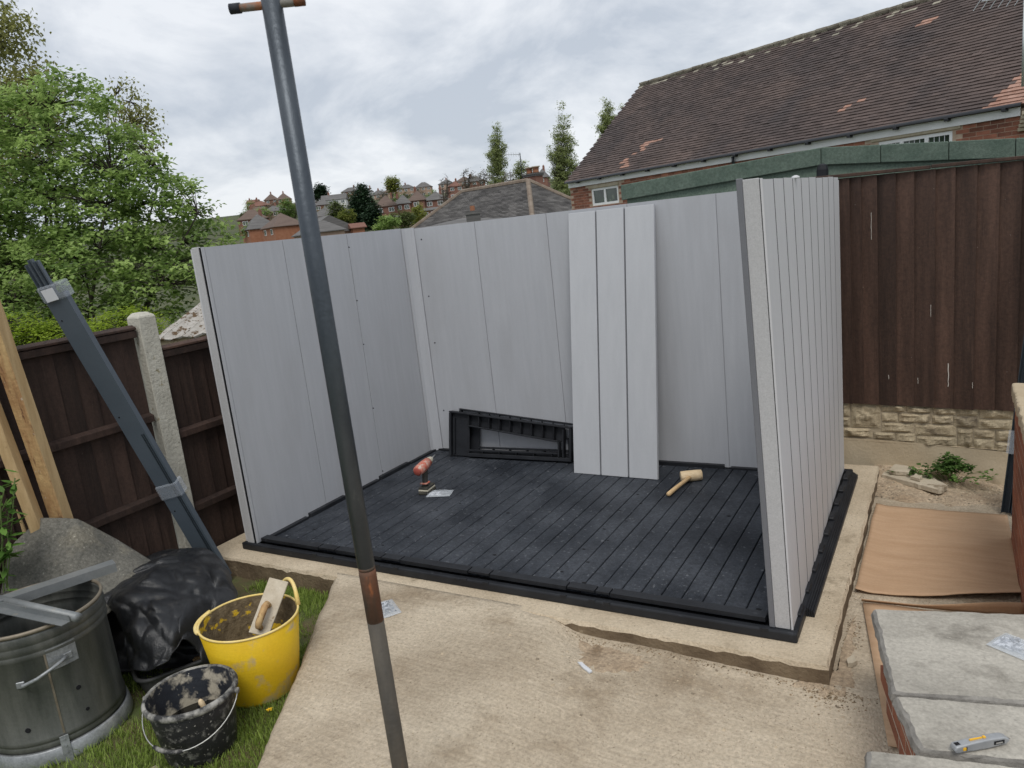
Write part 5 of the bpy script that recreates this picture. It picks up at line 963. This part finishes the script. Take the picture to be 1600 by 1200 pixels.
def course(A_, B_, T0, T1, n):     # rows of tiles from eaves A-B to top T0-T1
    for i in range(n):
        f0, f1 = i / n, (i + 1) / n; a0, b0_, a1, b1 = A_.lerp(T0, f0), B_.lerp(T1, f0), A_.lerp(T0, f1), B_.lerp(T1, f1); nrm = (b0_ - a0).cross(a1 - a0).normalized() if (b0_ - a0).length > .01 else V((0, 0, 1))
        k = max(1, int((b0_ - a0).length / .6))
        for j in range(k): p0, p1, q0, q1 = a0.lerp(b0_, j / k), a0.lerp(b0_, (j + 1) / k), a1.lerp(b1, j / k), a1.lerp(b1, (j + 1) / k); h_ = .05 + rnd.uniform(-.004, .004); rows_.add([p0, p1, p1 + nrm * h_, p0 + nrm * h_, q1 + nrm * .006, q0 + nrm * .006], [(0, 1, 2, 3), (3, 2, 4, 5)])
course(c[0], c[1], P1, P2, 40); course(c[1], c[2], P2, P2, 40); course(c[3], c[0], P1, P1, 40); part('roof_tiles', rows_, GT, rfb, kind='stuff')
HIPT = mat('buff_hip_tile', (.17, .13, .10), (.24, .20, .16), 2, .95, .2, 20)
for a, b in ((P1, P2), (c[1], P2), (c[0], P1), (c[2], P2)):
    k = int((b - a).length / .4)
    for i in range(k): mb = MB(); mb.tube([a.lerp(b, i / k) + V((0, 0, .02)), a.lerp(b, (i + .96) / k) + V((0, 0, .03))], .15, 7); part('ridge_tile', mb, HIPT, rfb)
pc = P2 - e2 * .7 + n2_ * 1.2; Mz = Matrix.Translation(pc) @ Matrix.Rotation(math.atan2(e2.y, e2.x), 4, 'Z'); mb = MB(); mb.box(-.52, .52, -.3, .3, -2, .30, M=Mz); ch = part('chimney', mb, WALLS['brick'], hb); mb = MB(); mb.box(-.57, .57, -.35, .35, .30, .40, M=Mz); mb.box(-.61, .61, -.39, .39, .405, .48, M=Mz); part('chimney_cap', mb, ROOFS[1], ch)
for x in (-.28, .28): mb = MB(); mb.lathe([(.20, 0), (.18, .1), (.18, .28), (.21, .30), (.21, .34)], 10, (0, 0, 0)); mb.v = [tuple(Mz @ (V(v) + V((x, 0, .48)))) for v in mb.v]; part('chimney_pot', mb, WALLS['orange'], ch, True); mb = MB(); q_ = Mz @ V((x, 0, .83)); mb.tube([q_, q_ + V((0, 0, .05))], .28, 10); part('pot_cowl', mb, STN, ch)
tv_ = thing('tv_aerial', 'thin television aerial on a pole beside the chimney of the hip roofed house', 'aerial', (pc.x - .5, pc.y, 4)); q_ = Mz @ V((-.95, 0, 0)); mb = MB(); mb.tube([q_ - V((0, 0, 1)), q_ + V((0, 0, 1.85))], .03, 6); part('mast', mb, GUT, tv_); mb = MB(); a = q_ + V((0, 0, 1.75)); mb.tube([a, a - RX * .9], .02, 5); part('boom', mb, ALUM, tv_)
for i in range(6): mb = MB(); p = a - RX * (.1 + i * .15); mb.tube([p - V((0, 0, .12)), p + V((0, 0, .12))], .012, 4); part('element', mb, ALUM, tv_)
sc_ = thing('chimney_stack', 'small chimney with red pot peeping over the shed back wall', 'chimney', at(738, 350, 34)); M = Matrix.Translation(at(739, 334, 34)) @ Matrix.Rotation(R(-15), 4, 'Z'); mb = MB(); mb.box(-.26, .26, -.2, .2, -4, -.02, M=M); part('stack', mb, ROOFS[1], sc_); mb = MB(); mb.box(-.30, .30, -.24, .24, -.02, .06, M=M); mb.box(-.27, .27, -.21, .21, .061, .13, M=M); part('cap', mb, ROOFS[1], sc_); mb = MB(); p = M @ V((0, 0, .13)); mb.tube([p, p + V((0, 0, .22))], .11, 10); part('pot', mb, WALLS['orange'], sc_)
house('low roof carrying the small red chimney pot behind the shed', 735, 352, 36, 6, 6, YV + 10, rise=.4, wins=0, rows=0, chim=(), roof=1, grp='roofs just beyond the shed')

house('orange brick house with white bay windows above the left shed wall', 452, 352, 165, 6.6, 9.5, YV + 34, rise=3.0, wall='orange', roof=0, wins=0, chim=(), sidewin=2, grp='houses in the valley')
house('brown roofed house with white windows left of the orange brick house', 412, 356, 175, 6.5, 9, YV + 30, rise=3.4, wall='orange', roof=1, wins=0, chim=(.6,), sidewin=2, grp='houses in the valley')
house('low brown roof beside the tree left of the brown roofed house', 394, 342, 215, 8, 8, YV + 15, rise=3.0, roof=0, wins=2, grp='houses in the valley')
house('left one of two pyramid roofed semis on the hill left of the post', 423.5, 312, 395, 7.0, 7, YV + 12, rise=3.2, roof=0, wins=2, chim=(.5,))
house('right one of two pyramid roofed semis on the hill left of the post', 443, 311, 395, 7.2, 7, YV + 12, rise=3.2, roof=0, wins=2, chim=(.5,))
house('small red house with two chimneys at the far left of the hill', 393, 317, 420, 6, 7, YV, rise=1.8, roof=2, wins=2, chim=(.2, .8), hip=False)
house('brick house with white windows and grey roof right of the post', 507, 337, 160, 7.5, 8, YV - 18, rise=2.6, wall='orange', roof=1, wins=3, chim=(), grp='houses in the valley')
house('grey gabled roof showing just above the shed wall by the post', 466, 368, 120, 5.5, 9, YV - 60, rise=2.6, hip=False, wall='pale', roof=1, wins=0, chim=(), rows=0, grp='houses in the valley')
house('dark low roof right of the post just above the shed wall', 508, 361, 110, 5.5, 5, YV + 20, rise=1.6, wall='pale', roof=1, wins=0, chim=(), rows=0, grp='houses in the valley')
house('grey roofed terrace with white wall left of the tall conifer', 521, 312, 300, 9.5, 8, YV + 6, rise=2.2, hip=False, wall='white', roof=1, wins=4, chim=(.3,))
house('brick house below the white terrace left of the tall conifer', 503, 320, 265, 5.5, 8, YV + 10, rise=2.2, roof=1, wins=2, chim=())
house('red brick gable house partly hidden by the tall conifer', 546, 316, 270, 4.5, 8, YV - 70, rise=2.2, hip=False, roof=1, wins=1, chim=(.8,))
house('grey roof on the skyline left of the tall conifer top', 546, 299, 410, 9, 7, YV, rise=2.2, roof=1, wins=3, chim=(.7,))
house('grey roofed pair on the skyline right of the tall conifer', 590, 304, 380, 8, 7, YV, rise=2.2, roof=1, wins=3, chim=(.5,), wall='pale')
house('brown hip roofed brick semi right of the tall conifer', 602, 322, 205, 6.2, 8, YV + 4, rise=3.0, roof=0, wins=2, chim=(.75,))
house('grey roofed brick semi with pale windows under the lime green tree', 629, 318, 207, 4.2, 8, YV + 4, rise=2.6, roof=1, wins=2, chim=(.2,))
house('red brick house with hipped brown roof right of the lime green tree', 650, 313, 208, 4.4, 8, YV - 2, rise=2.8, roof=0, wins=1, chim=(.4,))
house('brick semi with white framed windows left of the bare tree', 679, 312, 210, 6.0, 8, YV - 2, rise=2.4, roof=1, wins=2, chim=(.7,))
house('long grey roof on the skyline above the lime green tree', 634, 294, 400, 9, 7, YV, rise=2.0, roof=1, wins=3, chim=(.45,), wall='pale')
house('dark rounded hip roof on the skyline left of the bare tree', 661, 292, 400, 8.5, 7, YV, rise=2.6, roof=1, wins=3, chim=(), wall='pale')
house('white fronted roof on the skyline above the brown semi', 608, 300, 395, 6.5, 7, YV, rise=2.2, roof=0, wins=2, chim=(.3,), wall='pale')
house('pale house on the skyline behind the bare tree', 697, 287, 390, 8, 7, YV, rise=2.2, roof=1, wins=2, chim=(.5,), wall='pale')
house('red brick house in the gap right of the bare tree', 712, 291, 300, 6, 7, YV + 10, rise=2.2, roof=2, wins=2, chim=(.6,))
house('grey roofed semi below the skyline right of the bare tree', 741, 283, 330, 9, 7, YV, rise=2.2, roof=1, wins=3, chim=(.3,))
house('brick house with chimney between the two tall poplars', 846, 277, 255, 3.9, 7, YV - 10, rise=3.0, roof=1, wins=1, chim=(.62,))
house('white walled low building under the brick semis', 618, 341, 190, 9, 5, YV, rise=.8, hip=False, wall='pale', roof=1, wins=4, chim=(), rows=1, grp='houses in the valley')
house('dark fronted extension with white doors under the bare tree', 682, 327, 195, 7.5, 5, YV, rise=.7, hip=False, wall='brick', roof=1, wins=4, chim=(), rows=1, grp='houses in the valley')
house('orange roofed garden shed at the foot of the tall conifer', 560, 355, 120, 1.9, 2, YV + 25, eave=2., rise=.7, hip=False, wall='orange', roof=2, wins=0, rows=0, chim=(), grp='houses in the valley', cat='garden shed')
# mossy garage roof beyond the left fence
mg = thing('mossy_garage', 'low garage with lichen covered sheet roof beyond the left fence', 'garage', (-3.0, 2.6, -.5)); MOSS = mat('lichen_sheet_roof', (.30, .28, .25), (.42, .40, .37), 9, .95, .5, 40, c3=(.10, .065, .035), sscale=16, sthr=.54, swid=.06, c4=(.06, .05, .03), s4=30, t4=.62)
a, b = at(236, 536, 7.4), at(330, 462, 7.9); dr_ = V((.80, .60, 0)); l = 3.4; up_ = b - a
mb = MB(); kk = 34
for i in range(kk):
    for j in range(12):
        f = lambda i_, j_: a + up_ * (j_ / 12) + dr_ * (l * i_ / kk) + V((0, 0, .018 * (i_ % 2) + .012 * rnd.random()))
        if i == 0 and j == 0: grid_ = [[f(p_, q_) for q_ in range(13)] for p_ in range(kk + 1)]
        mb.add([grid_[i][j], grid_[i + 1][j], grid_[i + 1][j + 1], grid_[i][j + 1]], [(0, 1, 2, 3)])
part('roof', mb, MOSS, mg, solid=.02); bk_ = a + up_ * 2; mb = MB(); q0, q1 = a + up_.normalized() * .08, a + dr_ * l; mb.add([q0, q1, q1 + up_, b] + [V((p.x, p.y, -.6)) for p in (q0, q1, q1 + up_, b)], [(0, 4, 5, 1), (1, 5, 6, 2), (2, 6, 7, 3), (3, 7, 4, 0)]); part('wall', mb, MT['gravelboard'], mg)
mb = MB(); mb.add([b, b + dr_ * l, b + dr_ * l + V((up_.x, up_.y, -up_.z)), b + V((up_.x, up_.y, -up_.z))], [(0, 1, 2, 3)]); part('roof', mb, MOSS, mg, solid=.02)

# ------------------------------------------------------------------ trees
def tree(name, label, cat, base, blobs, nclump, nleaf, spread, size, lm, seed, stems=5, tr=.09, flat=.4, droop=0., twig=.006, group=None, shell=.55, tl=(.1, .9), bark=None):
    """blobs: (centre, rx, ry, rz). Leaf clumps fill the blobs and each hangs on its own twig from a stem."""
    g = random.Random(seed); o = thing(name, label, cat, base, group=group); base = V(base); vol = [b_[1] * b_[2] * b_[3] for b_ in blobs]; tot = sum(vol); pts = []
    for (c_, rx, ry, rz_), v in zip(blobs, vol):
        for _ in range(max(3, int(nclump * v / tot))):
            while True:
                d = V((g.uniform(-1, 1), g.uniform(-1, 1), g.uniform(-1, 1)))
                if .05 < d.length < 1 and g.random() < shell + (1 - shell) * d.length: break
            k = 1 + .22 * nz(d * 1.6 + V((seed, 0, 0)), 1.3); pts.append(V(c_) + V((d.x * rx, d.y * ry, d.z * rz_)) * k)
    br = MB(); tops = []
    for i in range(stems):
        c_, rx, ry, rz_ = blobs[i % len(blobs)]; e_ = V(c_) + V((g.uniform(-.55, .55) * rx, g.uniform(-.5, .5) * ry, g.uniform(.1, .8) * rz_)); b0 = base + V((g.uniform(-1, 1) * tr * 1.2, g.uniform(-1, 1) * tr * 1.2, -.1)); m1 = b0.lerp(e_, .4) + V((g.uniform(-.2, .2) * rx, g.uniform(-.2, .2) * ry, .12 * rz_))
        line = [crom([b0, m1, e_], k / 8) for k in range(9)]; br.tube(line, [tr * (1 - .85 * k / 8) / (1 + .35 * (stems > 2)) for k in range(9)], 6); tops += line[2:]
    tw = MB()
    for p in pts:
        q = min(tops, key=lambda s_: (s_ - p).length + (.6 * max(0, s_.z - p.z))); m = q.lerp(p, .55) + V((0, 0, .08 * (p - q).length)); tw.tube([q, m, p], [twig * 2.2, twig * 1.4, twig * .6], 3, caps=False)
    part('trunk', br, bark or BARK, o, True); part('branches', tw, BARKB, o, kind='stuff')
    mb = MB(); leafset(mb, pts, nleaf, spread, size, g, flat, droop, tl); part('crown', mb, lm, o); return o
D = 11.2
tree('sycamore_tree', 'big bushy bright green tree rising behind the left fence', 'tree', at(105, 640, D + .3) - V((0, 0, .6)), [(at(85, 290, D), 1.55, 1.2, 1.55), (at(215, 320, D), 1.0, .9, 1.05), (at(302, 375, D - .2), .75, .7, .75), (at(85, 440, D - .3), 1.9, 1.2, .75), (at(270, 450, D - .4), 1.05, .8, .6), (at(-60, 350, D), 1.2, 1.2, 1.7), (at(108, 165, D), .5, .5, .55)], 1200, 36, .080, .080, GR['syc'], 5, 12, .07, .3, .25, .004, tl=(.12, 1.))
tree('birch_tree', 'tall thin olive birch at the far left edge behind the big tree', 'tree', at(5, 640, 15.5), [(at(-5, 110, 15), 1.0, .9, 1.7), (at(20, 215, 15), 1.1, .9, 1.1), (at(60, 150, 15), .6, .6, .6)], 330, 34, .15, .085, GR['birch'], 8, 4, .09, .1, .6, .006, group='birches behind the big tree')
tree('birch_tree', 'small olive birch top poking above the big green tree', 'tree', at(200, 640, 16), [(at(206, 180, 15.5), .42, .4, .85), (at(222, 205, 15.5), .35, .35, .5)], 60, 26, .12, .07, GR['birch'], 9, 3, .06, .1, .6, .006, group='birches behind the big tree')
tree('hedge', 'clipped yellow green hedge showing above the left fence', 'hedge', at(150, 620, 8.0), [(at(195, 522, 7.9), .46, .35, .26), (at(90, 535, 7.8), .45, .35, .22), (at(30, 528, 7.8), .35, .3, .25)], 420, 34, .05, .032, GR['hedge'], 10, 4, .04, .4, 0, .003, shell=.1, tl=(.35, 1.))
for i, (px, yt, yb, t, w, lab) in enumerate(((776, 188, 282, 172, 1.75, 'left poplar of the three, slim and standing behind the hip roofed house'), (879, 164, 312, 150, 2.1, 'tallest and widest poplar beside the corner of the tiled house'), (949, 151, 235, 165, 1.8, 'poplar top rising behind the slope of the tiled roof'), (975, 160, 235, 175, 1.1, 'thin poplar tip at the verge of the tiled roof'))):
    bl = []; k = 9
    for j in range(k):
        v = j / (k - 1); c_ = at(px + (3 if j % 2 else -2), yt + 6 + (yb - yt) * (1 - v) * .98 + 2, t); r_ = w * 1.25 * (.25 + .75 * min(1, (1 - v) * 2.2) * (1 if v > .25 else .85)); bl.append((c_, r_ * .95, r_ * .95, (yb - yt) / FOC * t / k * .95))
    if i == 1: bl.append((at(893, 245, t), 1.1, 1.1, 5.0)); bl.append((at(864, 250, t), .9, .9, 3.5))
    tree('poplar_tree', lab, 'tree', at(px, yb + 55, t), bl, 620 if i == 1 else 470, 24, .36, .34, GR['poplar'], 20 + i, 2, .2, .1, -.5, .012, group='poplars on the hill')
def small(name, label, px, yt, yb, t, wpx, lm, seed, n=110, size=None, shell=.4, stems=3, tl=(.1, .9), cat='tree', nl=22, shape=None, droop=0., grp='trees on the hillside'):
    h = (yb - yt) / FOC * t; w = wpx / FOC * t / 2; size = size or max(.3, h * .07); bl = shape or [(at(px, yt + (yb - yt) * .42, t), w, w, h * .42), (at(px - wpx * .15, yt + (yb - yt) * .7, t), w * .8, w * .8, h * .3)]
    return tree(name, label, cat, at(px, yb + 8, t), bl, n, nl, size * .9, size, lm, seed, stems, h * .035, .3, droop, h * .004, group=grp, shell=shell, tl=tl)
def cone(px, yt, yb, t, wpx): k = 6; return [(at(px, yt + (yb - yt) * (j + .6) / k, t), wpx / FOC * t / 2 * (.35 + .65 * min(1, (j + .6) / 3)), wpx / FOC * t / 2 * (.35 + .65 * min(1, (j + .6) / 3)), (yb - yt) / FOC * t / k * .9) for j in range(k)]
small('conifer_tree', 'tall dense dark green conifer in the middle of the hill houses', 565, 287, 356, 135, 40, GR['conifer'], 40, 420, .42, .05, 1, shape=cone(565, 288, 356, 135, 40), nl=26, droop=-.3)
small('conifer_tree', 'lower dark green evergreen beside the tall conifer', 583, 320, 354, 128, 27, GR['conifer'], 41, 200, .4, .05, 1, shape=cone(583, 321, 354, 128, 27), nl=24)
small('conifer_tree', 'small dark evergreen on the skyline right of the post', 500, 289, 312, 330, 19, GR['conifer'], 42, 130, .9, .05, 1, nl=22)
small('deciduous_tree', 'lime green spring tree on a bare trunk above the brick semis', 613.5, 277, 306, 200, 22, GR['lime'], 43, 100, .5, .3, 3, shape=[(at(613, 287, 200), 1.85, 1.8, 1.6), (at(617, 295, 200), 1.3, 1.3, 1.0)])
small('deciduous_tree', 'green tree in front of the pyramid roofed semis', 449, 312, 345, 210, 24, GR['syc'], 44, 90, .5, tl=(0, .5))
small('deciduous_tree', 'olive green tree left of the tall conifer', 527, 315, 352, 140, 26, GR['bush'], 45, 110, .4)
small('bush', 'yellow green bush at the foot of the tall conifer', 542, 328, 360, 125, 26, GR['lime'], 46, 120, .3, cat='bush', tl=(0, .6))
small('bush', 'bright green bush just above the shed wall below the semis', 604, 338, 362, 110, 36, GR['syc'], 47, 120, .3, cat='bush', tl=(.2, .9))
small('bush', 'yellow flowering shrub below the brick semis', 655, 320, 356, 125, 22, GR['lime'], 48, 100, .3, cat='bush', tl=(.4, 1))
small('bush', 'dark green shrub left of the flowering shrub', 636, 332, 356, 118, 28, GR['bush'], 49, 100, .3, cat='bush', tl=(.2, .9))
small('deciduous_tree', 'bushy green tree on the slope left of the post', 484, 320, 352, 220, 24, GR['bush'], 52, 90, .5)
small('deciduous_tree', 'pale bushy tree behind the left part of the hill', 462, 318, 342, 240, 22, GR['bare'], 53, 90, .5)
small('deciduous_tree', 'bare thinly leaved tree left of the hip roofed house', 697, 272, 330, 95, 30, GR['bare'], 54, 70, .12, .7, 9, nl=3, tl=(0, .3))
for i, (px, yt, w, lab) in enumerate(((733, 262, 26, 'first of the brown twiggy trees behind the hip roof'), (757, 264, 26, 'second of the brown twiggy trees, left of the first poplar'), (797, 266, 24, 'twiggy tree between the first poplar and the chimney'))): small('deciduous_tree', lab, px, yt, 312, 150, w, GR['bare'], 60 + i, 110, .3, .5, 8, nl=9, tl=(.1, .9))
small('deciduous_tree', 'round green tree behind the chimney of the hip roofed house', 815, 251, 290, 160, 26, GR['poplar'], 66, 80, .4)
small('deciduous_tree', 'dark leafy tree right of the chimney pots', 832, 262, 300, 165, 18, GR['bush'], 67, 60, .4)
WORDS = 'one two three four five six seven eight nine ten eleven twelve thirteen fourteen fifteen sixteen seventeen eighteen nineteen twenty'.split()
for row, (y0, t0, t1, n, wd, what) in enumerate(((322, 330, 370, 16, 20, 'upper'), (336, 225, 260, 14, 24, 'middle'), (352, 150, 190, 10, 26, 'lower'))):
    for i in range(n):
        px = 388 + i * (330 / n) + rnd.uniform(-7, 7); yy = y0 - (px - 388) * .075 + rnd.uniform(-4, 4)
        if row == 2 and 400 < px < 480: continue
        small('bush', 'bush {} from the left in the {} row among the far houses'.format(WORDS[i], what), px, yy - 5, yy + 14, rnd.uniform(t0, t1), wd * rnd.uniform(.7, 1.3), GR[['bush', 'bush', 'syc', 'bare'][int(rnd.random() * 4)]], 80 + i + 40 * row, 40, .6 if row < 2 else .4, cat='bush', nl=16, grp='bushes among the far houses', tl=(.0, .7))
for k, (px, py, t, w_, rf_, wl2, lab) in enumerate(((402, 322, 350, 8, 2, 'brick', 'red roofed house in the upper left of the hill above the brown roofs'), (398, 333, 270, 9, 0, 'brick', 'brown roofed terrace below the small red house on the left'), (430, 330, 290, 9, 1, 'pale', 'pale grey roofed terrace below the pyramid roofed semis'), (466, 321, 330, 7, 0, 'pale', 'pale house in front of the post on the hill'), (487, 316, 350, 7, 1, 'brick', 'brick house half hidden behind the post'), (571, 300, 400, 8, 1, 'white', 'white fronted house behind the tall conifer top'), (724, 283, 385, 8, 0, 'pale', 'brown roofed house on the skyline between the twiggy trees'))):
    house(lab, px, py, t, w_, 7, YV + 8 * (k % 3) - 6, rise=2.3, roof=rf_, wall=wl2, wins=3, chim=(.3 + .1 * k,))
